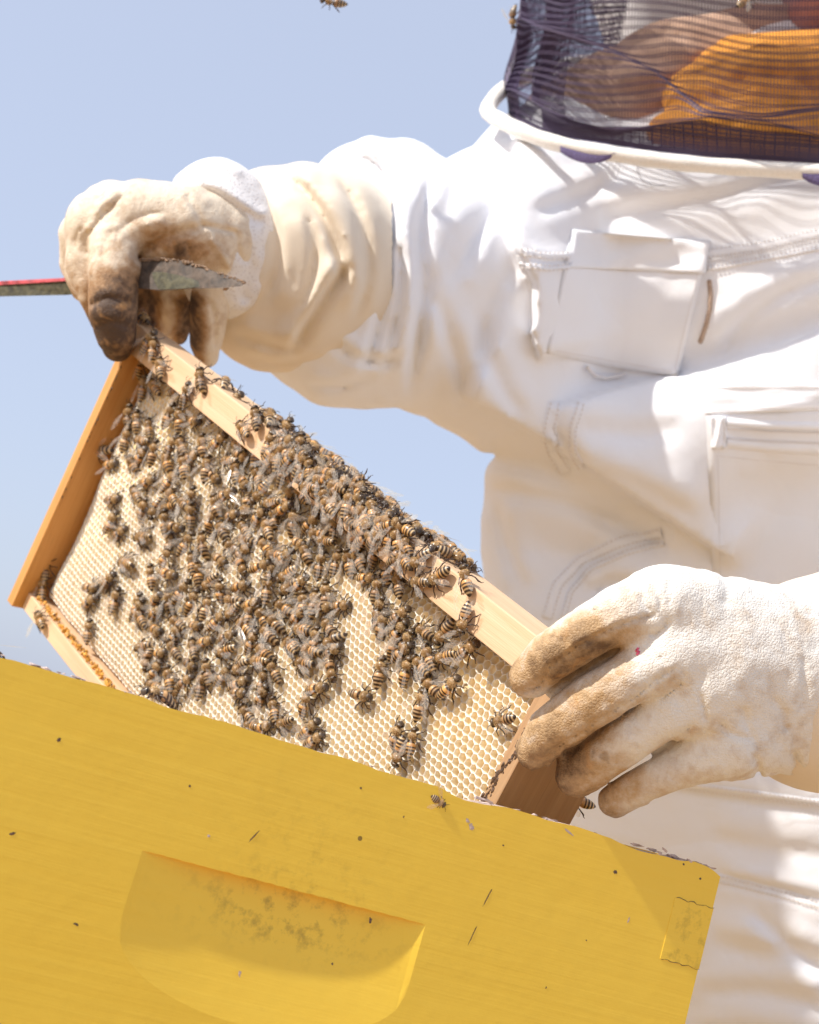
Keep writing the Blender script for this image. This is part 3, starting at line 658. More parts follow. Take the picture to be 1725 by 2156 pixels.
while len(dense) < 125 and tries < 60000:
    tries += 1; x, y = BR.uniform(300, 920), BR.uniform(790, 1540)
    if not (inside((x, y), poly) or inside((x, y), poly2)): continue
    if any((x-a)**2+(y-b)**2 < 24**2 for a, b in taken): continue
    taken.append((x, y)); dense.append((x, y))
for k, (x, y) in enumerate(dense):
    a = BR.gauss(80, 45) if BR.random() < .75 else BR.uniform(0, 360)
    lift = BR.choice([0, 0, .0010, .0026])
    add_bee(place(x, y, a, lev=CF+.0008+lift, tilt=BR.uniform(-14, 10), roll=BR.uniform(-18, 18)), 'honey bee crowded among others in the dense cluster on the comb', 'bees packed in the cluster', sc=BR.uniform(.98, 1.12))
# bees on the top bar: front face, then the crowd along the upper edge
for x, y, a in [(890, 1183, 220), (930, 1219, 215), (990, 1219, 100), (890, 1228, 180), (986, 1309, 255), (723, 1070, 10), (765, 1020, 300), (700, 1012, 15), (760, 1030, 120), (548, 880, 100), (430, 800, 95), (400, 830, 70), (850, 1160, 60), (520, 905, 130), (610, 905, 60), (640, 940, 80), (330, 735, 80), (345, 775, 100), (322, 720, 60)]:
    add_bee(place(x, y, a, lev=-.0036, tilt=BR.uniform(-5, 5), roll=BR.uniform(-6, 6)), 'honey bee clinging to the pale front face of the top bar', 'bees on the face of the top bar', sc=BR.uniform(1.0, 1.12))
for i in range(50):                                       # the cluster spilling over the middle of the bar
    t = (i+BR.random())/50; x = 570+t*300; y = 900+t*228+BR.uniform(-8, 72)
    add_bee(place(x, y, BR.gauss(85, 50), lev=-.0036+BR.choice([0, 0, .002]), tilt=BR.uniform(-9, 6), roll=BR.uniform(-12, 12)), 'honey bee of the cluster spilling over the middle of the top bar', 'bees spilling over the top bar', sc=BR.uniform(.98, 1.1))
k = 0
for i in range(30):
    t = i/29; x = 605+t*430+BR.uniform(-9, 9); y = 893+t*318+BR.uniform(-6, 6)
    p = hit(x, y, 1, .0002); p.z = BR.uniform(-.026, -.006); a = BR.uniform(0, 6.28)
    m = FRM @ Matrix.Translation(p) @ Matrix.Rotation(-math.pi/2, 4, 'X') @ Matrix.Rotation(a, 4, 'Z') @ Matrix.Rotation(math.radians(BR.uniform(-8, 8)), 4, 'Y')
    add_bee(m, 'honey bee in the row along the upper edge of the top bar', 'bees along the top bar edge', sc=BR.uniform(1.0, 1.12))
p = hit(527, 832, 1, .0002); p.z = -.014
add_bee(FRM @ Matrix.Translation(p) @ Matrix.Rotation(-math.pi/2, 4, 'X') @ Matrix.Rotation(2.6, 4, 'Z'), 'lone bee on the upper edge of the top bar above the others')
for x, y, dz in ((345, 697, -.012), (385, 708, -.018)):
    p = hit(x, y, 1, .0002); p.z = dz
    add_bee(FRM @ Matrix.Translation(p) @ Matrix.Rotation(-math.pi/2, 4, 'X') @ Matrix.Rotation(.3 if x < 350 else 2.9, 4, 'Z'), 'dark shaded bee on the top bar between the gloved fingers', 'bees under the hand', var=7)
add_bee(place(92, 1305, 115, lev=-.0076), 'lone bee with shadow on the bottom bar of the frame')
def free_bee(x, y, d, dirx, upx, label, spread):
    D = (M3 @ Vector(dirx)).normalized(); U = M3 @ Vector(upx); U = (U-D*U.dot(D)).normalized(); Y = U.cross(D)
    add_bee(Matrix.Translation(Pw(x, y, d)) @ Matrix((D, Y, U)).transposed().to_4x4(), label, None, spread, sc=1.05)
free_bee(697, 14, 1.15, (-.9, .15, .2), (0, .8, .6), 'bee flying in the open sky above the gloved hand', 75)
free_bee(1212, 1695, .80, (-.95, .3, .1), (.1, .8, .6), 'bee in flight between the lowest glove finger and the yellow box', 75)
b0 = BOXM @ Vector((-.362, .018, -.0012)); add_bee(Matrix.Translation(b0) @ Matrix.Rotation(1.9, 4, 'Z'), 'bee on the ragged top rim of the yellow box beside the bottom bar')
b0 = BOXM @ Vector((-.2905, .010, .0006)); add_bee(Matrix.Translation(b0) @ Matrix.Rotation(3.6, 4, 'Z'), 'bee peeking over the top rim where bottom bar and comb enter the box')
# squashed bee on the paint
b0 = panel_pt(925, 1688); m = Matrix.Translation(b0) @ BOXM.to_3x3().to_4x4() @ Matrix.Rotation(math.pi/2, 4, 'X') @ Matrix.Rotation(-.3, 4, 'Z') @ Matrix.Translation((0, 0, -.0008))
add_bee(m @ Matrix.Diagonal((.50, .62, .30, 1)), 'small crushed dark bee stuck to the yellow front panel', var=8, spread=30)

# ------------------------------------------------------------------ beekeeper
person = empty('person', (Pw(1600, 1078, 1.42).x, Pw(1600, 1078, 1.42).y, 0))
tag(person, 'beekeeper in white suit, dark net veil and leather gloves holding the frame', 'person')
def K(x, y, d, r): return (*C(x, y, d), rm(r, d))             # chain point: photo position, depth, radius in photo units
def field(x0, x1, y0, y1, d0, d1, h):
    p = np.array([C(x, y, d) for x in (x0, x1) for y in (y0, y1) for d in (d0, d1)]); return Field(p.min(0), p.max(0), h)
def build(name, fl, mat, smooth=1, parent=person):
    V, Q = fl.net(smooth); o = mesh_obj(name, towd(V), Q, [mat], parent); return o, V, Q
def bvh(V, Q): return BVHTree.FromPolygons([Vector(v) for v in V], [tuple(map(int, q)) for q in Q])
def ray(tree, x, y):
    d = Vector(C(x, y, 1.0)).normalized(); h = tree.ray_cast(Vector((0, 0, 0)), d); return h[0], h[1]

# ---- suit: jacket with both sleeves, sculpted as one surface
J = field(560, 2350, 150, 2500, .98, 1.66, .0038)
J.ell(C(1620, 760, 1.46), (.26, .34, .17), .02)                      # chest
J.ell(C(1600, 500, 1.45), (.20, .13, .13), .03)
J.chain([K(1190, 400, 1.44, 190), K(1620, 400, 1.48, 150), K(2060, 400, 1.46, 190)], .05)
J.ell(C(1620, 1330, 1.46), (.265, .30, .165), .03)                   # belly
J.ell(C(1660, 1980, 1.46), (.275, .36, .17), .05)                    # hips
J.chain([K(1180, 470, 1.42, 225), K(1010, 590, 1.33, 250), K(950, 620, 1.30, 235)], .035)      # upper arm, coming forward
J.chain([K(1010, 700, 1.33, 170), K(1120, 850, 1.34, 150), K(1230, 930, 1.35, 130)], .06)      # under-arm bulge
J.chain([K(850, 560, 1.275, 215), K(810, 580, 1.26, 235), K(775, 600, 1.25, 228)], .012)       # sleeve roll
J.chain([K(850, 400, 1.27, 100), K(800, 385, 1.255, 92), K(745, 400, 1.25, 85)], .02)
J.chain([K(905, 640, 1.29, 215), K(880, 650, 1.28, 205)], .012)
J.chain([K(735, 610, 1.235, 220), K(700, 640, 1.22, 190), K(660, 640, 1.21, 160)], .012)
J.chain([K(1140, 1040, 1.37, 120), K(1110, 1160, 1.37, 95), K(1130, 1290, 1.36, 100)], .03)    # lower left of the jacket
J.chain([K(2060, 420, 1.44, 220), K(2230, 820, 1.30, 210), K(2260, 1150, 1.15, 190)], .05)     # other sleeve, out of frame
J.chain([K(2260, 1150, 1.15, 190), K(2180, 1260, 1.05, 185)], .03)
J.chain([K(1335, 480, 1.385, 205), K(1700, 500, 1.38, 215), K(1950, 500, 1.40, 210)], .010)     # chest, with a crease where it meets the arm
J.chain([K(1350, 640, 1.385, 215), K(1700, 640, 1.375, 250), K(1950, 650, 1.40, 230)], .03)
J.chain([K(1230, 940, 1.35, 105), K(1450, 930, 1.325, 130), K(1620, 880, 1.32, 140), K(1850, 800, 1.33, 140)], .018)   # the blouse bulging over the waist
J.chain([K(715, 735, 1.25, 125), K(770, 735, 1.255, 128)], .015); J.chain([K(915, 725, 1.30, 120), K(975, 765, 1.325, 100)], .015)
J.band(.035)
st = J.stroke
def fold(F_, poly, wd, am, dmax=1.6, side=1, taper=.18):
    """a pressed fold: a rounded ridge with a tighter valley along one side"""
    q = np.array(poly, float); c = np.concatenate([[0], np.cumsum(np.linalg.norm(np.diff(q, axis=0), axis=1))]); u = np.linspace(0, c[-1], 22); q = np.stack([np.interp(u, c, q[:, 0]), np.interp(u, c, q[:, 1])], 1)
    for _ in range(6): q[1:-1] = .5*q[1:-1]+.25*(q[:-2]+q[2:])
    t = np.gradient(q, axis=0); t /= np.linalg.norm(t, axis=1)[:, None]; n = np.stack([-t[:, 1], t[:, 0]], 1)*side
    F_.stroke(q-n*wd*.7, wd*1.5, am*.8, 'g', dmax, taper, w2=None); F_.stroke(q+n*wd*.55, wd*.75, -am, 'g', dmax, taper); F_.stroke(q+n*wd*2.2, wd*1.6, am*.35, 'g', dmax, taper)
# lower edge of the blouse overlapping the waist, and its upper edge under the chest flap
st([(960, 830), (1060, 880), (1150, 930), (1290, 1020), (1420, 1105), (1560, 1195)], 130, .026, 's', 1.45, .06)
st([(1000, 930), (1150, 985), (1290, 1070), (1420, 1150)], 40, -.012, 'g', 1.48)
st([(1860, 655), (1780, 680), (1600, 740), (1450, 785), (1300, 815), (1150, 862)], 120, .014, 's', 1.45, .08)
st([(1150, 830), (1300, 790), (1450, 755), (1620, 705), (1800, 640)], 34, -.008, 'g', 1.45)
# front edge of the neck piece over the shoulder
st([(1084, 270), (1074, 400), (1085, 520), (1128, 600), (1118, 700), (1138, 770)], 130, .017, 's', 1.5, .05)
st([(1062, 300), (1054, 400), (1066, 530), (1105, 610), (1098, 700)], 24, -.008, 'g', 1.5)
for q, wd, am, sd in [([(905, 340), (884, 430), (872, 520), (888, 610), (872, 710), (850, 850)], 16, .011, -1), ([(745, 318), (800, 335), (832, 390), (838, 470), (822, 540)], 13, .010, 1), ([(762, 440), (800, 520), (808, 610), (786, 710), (748, 800)], 14, .010, -1),
                      ([(840, 470), (856, 560), (850, 650), (818, 770)], 12, .008, 1), ([(900, 610), (935, 700), (962, 790), (978, 875)], 18, .006, -1), ([(925, 560), (905, 660), (890, 760)], 16, .004, 1), ([(690, 690), (740, 742), (800, 760), (858, 735)], 14, .008, 1), ([(640, 805), (720, 806), (800, 775)], 13, .006, 1),
                      ([(1062, 430), (1005, 520), (960, 610)], 24, .005, 1), ([(1100, 545), (1045, 660), (1012, 770)], 26, .006, 1), ([(990, 640), (1012, 750), (1060, 850), (1110, 900)], 24, .006, -1), ([(1030, 330), (970, 400), (930, 480)], 22, .004, 1),
                      ([(1110, 440), (1220, 400), (1320, 350)], 20, .005, 1), ([(1240, 445), (1390, 420), (1530, 400), (1720, 335)], 26, .006, 1), ([(1500, 770), (1550, 670), (1640, 605), (1780, 560)], 22, .007, 1), ([(1110, 530), (1160, 545), (1210, 540)], 8, .004, 1),
                      ([(1010, 1010), (1200, 1045), (1330, 1110), (1460, 1165)], 22, .006, 1), ([(1055, 1050), (1078, 1150), (1112, 1240)], 18, .007, 1), ([(1230, 1245), (1290, 1212), (1380, 1230)], 20, .009, 1), ([(1240, 970), (1330, 1000), (1480, 1080)], 26, .004, 1), ([(1200, 880), (1330, 900), (1450, 880)], 30, .004, 1), ([(1150, 900), (1180, 940), (1240, 990)], 14, .006, -1),
                      ([(1380, 1640), (1550, 1672), (1770, 1700)], 18, .0035, 1), ([(1480, 1745), (1620, 1775), (1780, 1790)], 26, .0035, 1), ([(1500, 1835), (1620, 1862), (1780, 1905)], 14, .006, 1), ([(1480, 1960), (1600, 1995), (1780, 2005)], 26, .0045, 1), ([(1560, 1915), (1640, 1985), (1760, 2090)], 22, .006, -1), ([(1450, 2080), (1600, 2070), (1760, 2110)], 24, .0045, 1), ([(1450, 2160), (1600, 2165), (1780, 2190)], 24, .0045, 1),
                      ([(1540, 1280), (1640, 1320), (1780, 1340)], 26, .006, 1), ([(1300, 1500), (1450, 1560), (1650, 1590)], 26, .006, 1)]:
    fold(J, q, wd, am, 1.6, sd)
def pillow(P, sx, sy, sz, seed, wv=.6):
    q = np.stack([P[:, 0]/sx, P[:, 1]/sy, P[:, 2]/sz], 1); q = q+wv*np.stack([vnoise(q*.7+5.3, seed+50), vnoise(q*.7+9.1, seed+51), 0*q[:, 0]], 1)
    return np.sqrt(np.abs(vnoise(q, seed))+.02)-.45
sm = lambda v, a, b: (lambda t: t*t*(3-2*t))(np.clip((v-a)/(b-a), 0, 1))
ws = sm(J.px, 980, 880); J.add += ws*(.005*pillow(J.bp, .04, .24, .2, 71)+.002*pillow(J.bp, .018, .12, .1, 75))                      # gathered sleeve
wu = sm(J.px, 900, 980)*sm(J.px, 1180, 1050)*sm(J.py, 950, 820); R2 = np.stack([J.bp[:, 0]*.75+J.bp[:, 1]*.65, -J.bp[:, 0]*.65+J.bp[:, 1]*.75, J.bp[:, 2]], 1); J.add += wu*(.003*pillow(R2, .06, .30, .3, 72))
wh = sm(J.py, 1250, 1500)*sm(J.px, 1000, 1300); J.add += wh*(.005*pillow(J.bp, .30, .06, .3, 73)+.002*pillow(J.bp, .12, .022, .3, 76))   # hips
wc = (1-ws)*(1-wh)*(1-wu); R3 = np.stack([J.bp[:, 0]*.9-J.bp[:, 1]*.43, J.bp[:, 0]*.43+J.bp[:, 1]*.9, J.bp[:, 2]], 1); J.add += wc*.0025*pillow(R3, .22, .075, .3, 74)
J.add += .0015*fbm(J.bp*14, 2, 31)+.0005*fbm(J.bp*42, 2, 33)
J.apply()
jacket, JV, JQ = build('jacket', J, CLOTH, 2); JT = bvh(JV, JQ)

# ---- right-hand glove in the picture (grips the end of the frame)
def G(x, y, d, r): return K(966+x*.44, 1104+y*.44, d, r*.44*1.10+.5)
def Gp(pts): return [(966+x*.44, 1104+y*.44) for x, y in pts]
R = field(1040, 1900, 1170, 1745, .655, .815, .0014)
R.chain([G(345, 730, .706, 92), G(430, 640, .700, 104), G(600, 525, .694, 112), G(780, 420, .692, 120), G(980, 385, .698, 135)], .002)          # index
R.chain([G(372, 1085, .716, 88), G(450, 985, .708, 108), G(640, 845, .698, 114), G(820, 735, .692, 112), G(1010, 630, .694, 122)], .002)       # middle
R.chain([G(565, 1205, .722, 92), G(690, 1120, .712, 104), G(850, 1005, .702, 103), G(1020, 905, .696, 106), G(1160, 830, .698, 118)], .002)    # ring
R.chain([G(748, 1322, .722, 72), G(830, 1268, .715, 84), G(980, 1195, .708, 90), G(1150, 1120, .704, 98), G(1290, 1060, .704, 116)], .002)     # little finger
R.chain([G(980, 385, .700, 140), G(1150, 410, .706, 175), G(1400, 480, .716, 190), G(1800, 560, .735, 200)], .016)   # back of the hand
R.chain([G(1010, 630, .698, 122), G(1300, 640, .702, 165), G(1600, 680, .715, 190), G(1850, 700, .728, 200)], .018)
R.chain([G(1160, 830, .702, 118), G(1350, 830, .706, 150), G(1600, 840, .716, 180), G(1850, 820, .728, 190)], .018)
R.chain([G(1290, 1060, .708, 116), G(1440, 1040, .714, 140), G(1600, 1020, .722, 160), G(1850, 990, .735, 180)], .018)
R.chain([G(1100, 420, .725, 130), G(850, 480, .748, 110), G(650, 620, .765, 95), G(520, 760, .775, 75)], .006)        # thumb, behind the frame
R.chain([G(1200, 700, .730, 150), G(1500, 750, .750, 190), G(1850, 760, .765, 200)], .01)
R.chain([G(470, 770, .716, 62), G(640, 650, .710, 68), G(920, 500, .704, 60)], .003); R.chain([G(500, 1110, .722, 40), G(760, 930, .712, 44), G(1050, 730, .704, 44)], .003); R.chain([G(960, 1090, .712, 40), G(1140, 975, .706, 44)], .003)
R.band(.012); st = lambda p, wd, am, **k: R.stroke(Gp(p), wd*.44, am, 'g', **k)
# seams along the fingers with the narrow side panels between them
st([(270, 805), (330, 800), (390, 770), (430, 690), (560, 585), (750, 485), (880, 445), (960, 440)], 9, -.0022, dmax=.72, taper=.06); st([(440, 670), (560, 568), (750, 468), (880, 430)], 16, .0012, dmax=.72)
st([(340, 1195), (410, 1165), (450, 1080), (560, 1010), (700, 915), (860, 815), (1000, 705), (1060, 688)], 9, -.0020, dmax=.73, taper=.06); st([(470, 1050), (560, 992), (700, 897), (860, 797)], 16, .0010, dmax=.73)
st([(700, 1245), (800, 1185), (950, 1095), (1080, 985), (1160, 945)], 9, -.0016, dmax=.73); st([(1060, 690), (1085, 720), (1060, 770), (950, 850)], 8, -.0014, dmax=.73)
st([(850, 1345), (880, 1330), (1050, 1290), (1240, 1235), (1430, 1185), (1600, 1190)], 10, -.0014, dmax=.74)
# creases at joints, knuckle folds, cuff gathers
for p, wd, am in [([(640, 400), (690, 430), (740, 440)], 7, -.0012), ([(860, 330), (900, 400), (950, 440)], 10, -.0016), ([(930, 280), (960, 350), (975, 430)], 10, -.0014), ([(1010, 262), (1000, 330), (1020, 420)], 9, -.0012), ([(900, 520), (940, 530), (980, 500), (1010, 450)], 12, -.0018),
                  
                  ([(1150, 800), (1175, 880), (1190, 960)], 10, -.0018), ([(1240, 940), (1300, 1000), (1400, 1030)], 12, -.0014), ([(1360, 860), (1380, 960), (1440, 1080)], 14, -.0014), ([(1600, 1200), (1625, 1160), (1600, 1080)], 16, -.0040), ([(1430, 1215), (1440, 1160), (1410, 1100)], 12, -.0022), ([(1260, 215), (1290, 300), (1280, 400)], 20, -.0014),
                  ([(1500, 820), (1560, 900), (1570, 1000)], 18, -.0016), ([(1650, 620), (1660, 760), (1640, 900)], 18, -.0014), ([(500, 1100), (520, 1060)], 8, -.0012), ([(440, 1170), (470, 1120), (470, 1070)], 8, -.0014), ([(700, 770), (760, 830)], 7, -.0008), ([(960, 620), (1000, 680)], 8, -.0010), ([(830, 910), (880, 960)], 7, -.0008)]: st(p, wd, am, dmax=.75)
hand_t = sm(R.px, 1300, 1450)
R.add += (.4+.5*hand_t)*.0008*pillow(R.bp, .012, .020, .02, 81, .9)+.0006*pillow(R.bp, .005, .009, .009, 85, .9)+.0003*fbm(R.bp*160, 2, 83)
R.apply()
glove, RV, RQ = build('glove', R, LEATH, 1); RT = bvh(RV, RQ)
px = CX0+FP*RV[:, 0]/-RV[:, 2]; py = CY0-FP*RV[:, 1]/-RV[:, 2]; zx = (px-966)/.44; zy = (py-1104)/.44
tip = np.maximum.reduce([sm(zx, 1080-60*i, 480-10*i)*np.exp(-((zy-y0-k*(zx-400))/150)**4) for i, (y0, k) in enumerate([(660, -.55), (1020, -.62), (1260, -.62), (1480, -.55)])])
gap = np.maximum.reduce([np.exp(-((zy-y0-k*(zx-x0))/w)**4)*sm(zx, x1, x1-60)*sm(zx, xa, xa+40) for y0, k, x0, w, x1, xa in ((640, -.62, 640, 50, 960, 420), (935, -.68, 760, 34, 1080, 480), (1045, -.62, 1030, 26, 1170, 900))])
dirt = .06+.25*gap+.66*tip*np.where(zy > 1200, .8, 1)+.25*sm(zy, 1020, 1240)*sm(zx, 1700, 1200)+.22*np.exp(-((zx-700)/160)**2-((zy-620)/90)**2)+.10*fbm(RV*40, 2, 3)
attr(glove, 'dirt', np.clip(dirt, 0, 1)); tag(glove, 'soiled cream leather glove with its fingers around the right end bar')
PINK = m_simple('pink_mark', (.80, .12, .22), .6)
# stitching and a pink mark on the glove
def on(tree, pts, lift, n=None):
    out = []
    for x, y in pts:
        h, nn = ray(tree, x, y)
        if h is None: continue
        out.append(np.array(h)+np.array(nn)*lift)
    return np.array(out)
def dense_line(pts, n):
    q = np.array(pts, float); s = np.concatenate([[0], np.cumsum(np.linalg.norm(np.diff(q, axis=0), axis=1))]); t = np.linspace(0, s[-1], n)
    return np.stack([np.interp(t, s, q[:, 0]), np.interp(t, s, q[:, 1])], 1)
q = on(RT, dense_line(Gp([(862, 592), (850, 606), (866, 612), (852, 626)]), 12), .0003); v, f = tube(towd(q), .0006, 5); mesh_obj('ink_mark', v, f, [PINK], glove)

# ---- left-hand glove in the picture (holds the hive tool and the corner of the frame)
def A(x, y, d, r): return K(x*.5, 276+y*.5, d, r*.5)
def Ap(pts): return [(x*.5, 276+y*.5) for x, y in pts]
Lf = field(95, 560, 340, 790, 1.0, 1.24, .0018)
Lf.chain([A(440, 405, 1.105, 165), A(600, 380, 1.10, 175), A(780, 420, 1.105, 195), A(900, 460, 1.12, 200)], .01)
Lf.chain([A(470, 360, 1.115, 130), A(360, 440, 1.125, 108), A(325, 560, 1.13, 76), A(360, 660, 1.125, 62), A(420, 700, 1.115, 56)], .004)
Lf.chain([A(480, 350, 1.11, 140), A(395, 440, 1.105, 112), A(375, 560, 1.10, 100), A(410, 680, 1.095, 84), A(450, 790, 1.10, 70)], .004)
Lf.chain([A(560, 380, 1.10, 140), A(495, 480, 1.085, 118), A(478, 610, 1.072, 108), A(478, 760, 1.068, 104), A(490, 865, 1.072, 84), A(492, 905, 1.078, 64)], .003)
Lf.chain([A(900, 520, 1.115, 150), A(905, 640, 1.12, 95), A(880, 780, 1.128, 80), A(870, 890, 1.138, 66), A(872, 945, 1.145, 50)], .006)
Lf.chain([A(790, 520, 1.13, 120), A(730, 680, 1.14, 80), A(715, 790, 1.15, 55), A(690, 830, 1.15, 40)], .005)
Lf.chain([A(640, 560, 1.145, 120), A(620, 700, 1.15, 90), A(600, 800, 1.145, 60)], .005)
Lf.chain([A(760, 600, 1.15, 90), A(745, 720, 1.158, 78), A(735, 840, 1.165, 62)], .006)
Lf.band(.014); st = lambda p, wd, am, **k: Lf.stroke(Ap(p), wd*.5, am, 'g', **k)
for p, wd, am in [([(310, 520), (325, 430), (380, 370), (470, 330), (500, 270)], 6, -.0016), ([(345, 470), (420, 370), (490, 300), (535, 255)], 6, -.0014), ([(480, 490), (500, 420), (560, 370), (640, 345), (720, 340)], 7, -.0018), ([(430, 540), (440, 470), (480, 410)], 10, -.0020),
                  ([(395, 330), (450, 290), (500, 240)], 24, .0030), ([(360, 420), (420, 330)], 18, .0025), ([(540, 440), (600, 400), (700, 380)], 30, .0030), ([(780, 260), (830, 340), (860, 420)], 12, -.0025), ([(840, 390), (920, 410), (1010, 430)], 10, -.0035), ([(1000, 420), (1000, 540), (960, 650)], 14, -.0035),
                  ([(570, 560), (600, 500), (680, 450), (780, 420), (860, 400)], 20, -.0060), ([(690, 520), (680, 470)], 8, -.0020), ([(740, 520), (725, 460)], 8, -.0020), ([(800, 530), (790, 460)], 8, -.0020), ([(880, 440), (940, 520), (980, 600)], 12, .0030), ([(370, 740), (450, 700), (560, 720)], 10, -.0018), ([(390, 830), (470, 800), (560, 830)], 9, -.0015),
                  ([(588, 600), (592, 720), (585, 830)], 8, -.0015), ([(880, 700), (905, 800), (905, 920)], 10, -.0020)]: st(p, wd, am, dmax=1.16)
Lf.add += .0014*pillow(Lf.bp, .014, .03, .03, 91, .9)+.0004*fbm(Lf.bp*110, 2, 93)
Lf.apply(); glove2, LV, LQ = build('glove', Lf, LEATH2, 1); LT = bvh(LV, LQ)
px = CX0+FP*LV[:, 0]/-LV[:, 2]; py = CY0-FP*LV[:, 1]/-LV[:, 2]; zx = px/.5; zy = (py-276)/.5
dirt = .12+.85*sm(zy, 430, 740)*sm(zx, 700, 590)*sm(zx, 330, 420)+.30*sm(zy, 480, 720)*sm(zx, 420, 340)+.8*np.exp(-((zx-780)/120)**2-((zy-510)/70)**2)+.85*sm(zy, 640, 720)*np.exp(-((zx-800)/75)**4)+.30*np.exp(-((zx-620)/100)**2-((zy-440)/60)**2)+.45*sm(zy, 620, 700)*sm(zx, 580, 600)*sm(zx, 700, 660)
attr(glove2, 'dirt', np.clip(dirt+.10*fbm(LV*35, 2, 5), 0, 1)); tag(glove2, 'cream glove with blackened fingertips closed on the hive tool')

# ---- mesh wrist band and cotton gauntlet of that glove
Cf = field(300, 640, 320, 700, 1.02, 1.28, .0022)
cb = C(468, 502, 1.14); Cf.ell(cb, (rm(122, 1.15), rm(168, 1.15), .048), .004, rot=.14)
Cf.band(.012); st = Cf.stroke
for p, wd, am in [([(400, 375), (470, 395), (540, 450), (575, 450)], 12, .004), ([(420, 400), (500, 440), (560, 470)], 12, -.004), ([(580, 440), (575, 560), (530, 640), (480, 665)], 7, .0025), ([(505, 490), (530, 560), (505, 640)], 12, -.004), ([(350, 385), (420, 350), (470, 345), (520, 370)], 9, .002)]: st(p, wd, am, 'g', 1.2)
Cf.add += .0016*pillow(Cf.bp, .03, .03, .03, 95)
Cf.apply()
def m_mesh():
    M = NT('white_spacer_mesh'); v = M.n('TexVoronoi'); v.inputs['Scale'].default_value = 420; tc = M.n('TexCoord'); M.l(tc.outputs['Object'], v.inputs['Vector'])
    h = M.ramp(v.outputs['Distance'], [(.18, (0, 0, 0)), (.42, (1, 1, 1))]); M.set(Base_Color=M.mix(h, (.70, .66, .64), (.82, .80, .79)), Roughness=.9); M.bump(h, .4, .001); return M.m
cuff, CV_, CQ_ = build('wrist_band', Cf, m_mesh(), 1, glove2)
Ga = field(430, 820, 320, 800, 1.0, 1.36, .0026)
Ga.chain([K(545, 560, 1.185, 175), K(590, 560, 1.19, 205), K(640, 560, 1.19, 212), K(700, 570, 1.21, 200), K(740, 580, 1.23, 185)], .01)
Ga.ell(C(560, 655, 1.20), (rm(115, 1.18), rm(112, 1.18), rm(110, 1.18)), .02)
Ga.band(.02); st = Ga.stroke
for p, wd, am, sd in [([(600, 350), (655, 400), (700, 465), (728, 540), (732, 610)], 15, .010, 1), ([(742, 540), (690, 605), (645, 675), (600, 745)], 17, .012, -1), ([(690, 365), (740, 430), (768, 520), (765, 610), (730, 680)], 15, .008, -1), ([(555, 400), (592, 480), (596, 560), (566, 650)], 15, .006, 1), ([(630, 430), (660, 520), (650, 600), (610, 670)], 14, .006, -1), ([(490, 690), (560, 718), (640, 730)], 15, .005, 1), ([(520, 740), (580, 760), (650, 745)], 12, .004, 1)]: fold(Ga, p, wd, am, 1.3, sd)
Ga.add += .002*pillow(Ga.bp, .03, .09, .09, 97)
Ga.apply(); gaunt, GV, GQ = build('gauntlet', Ga, CLOTH2, 4, glove2)
# gauntlet of the other glove, leaving the frame
Gb = field(1660, 2300, 1080, 1720, .66, 1.16, .005)
Gb.chain([G(1760, 760, .745, 480), G(1900, 740, .78, 480), K(1980, 1400, .86, 200), K(2180, 1260, 1.05, 195)], .01); Gb.band(.03); Gb.add += .003*pillow(Gb.bp, .03, .09, .09, 98); Gb.apply()
gaunt2, _, _ = build('gauntlet', Gb, CLOTH2, 2, glove)

# ---- sewn details on the jacket
def patch(name, tree, grid, lift, thick, mat, parent, relax=6, edge=.0):
    """grid: function (u,v)->photo point; a cloth panel lying on the surface with real thickness"""
    nu, nv = 26, 22; P = np.zeros((nu+1, nv+1, 3)); Nn = np.zeros((nu+1, nv+1, 3)); D = np.full((nu+1, nv+1), np.nan); XY = np.zeros((nu+1, nv+1, 2))
    for i in range(nu+1):
        for j in range(nv+1):
            x, y = grid(i/nu, j/nv); XY[i, j] = x, y; h, n = ray(tree, x, y)
            if h is not None: D[i, j] = -h[2]
    D = np.where(np.isnan(D), np.nanmean(D), D)
    for _ in range(relax):
        E = np.pad(D, 1, mode='edge'); Dm = (E[:-2, 1:-1]+E[2:, 1:-1]+E[1:-1, :-2]+E[1:-1, 2:])/4; D = np.minimum(D, .5*D+.5*Dm)
    V = []; F = []
    for i in range(nu+1):
        for j in range(nv+1):
            u, v = i/nu, j/nv; e = min(u, 1-u, v, 1-v); lf = lift+edge*u*u+.0026*vnoise(np.array([[u*3+v, v*2.2, lift*1000]]), 8)[0]+.0010*vnoise(np.array([[u*9, v*4, 3]]), 9)[0]; V.append(C(*XY[i, j], D[i, j]-lf-thick*min(1, e*18)))
    n0 = len(V)
    for i in range(nu+1):
        for j in range(nv+1): V.append(C(*XY[i, j], D[i, j]-lift*.3+.001))
    for i in range(nu):
        for j in range(nv):
            a = i*(nv+1)+j; F.append((a, a+nv+1, a+nv+2, a+1)[::-1]); F.append((n0+a, n0+a+nv+1, n0+a+nv+2, n0+a+1))
    bd = [i*(nv+1) for i in range(nu+1)]+[nu*(nv+1)+j for j in range(1, nv+1)]+[i*(nv+1)+nv for i in range(nu-1, -1, -1)]+list(range(nv-1, 0, -1))
    for a, b in zip(bd, bd[1:]+bd[:1]): F.append((a, b, n0+b, n0+a))
    V = np.array(V); return mesh_obj(name, towd(V), F, [mat], parent), V, F
def quad(tl, tr, br, bl, bow=0):
    tl, tr, br, bl = map(np.array, (tl, tr, br, bl))
    def g(u, v):
        p = (1-v)*((1-u)*tl+u*tr)+v*((1-u)*bl+u*br); return p[0], p[1]+bow*math.sin(math.pi*u)
    return g
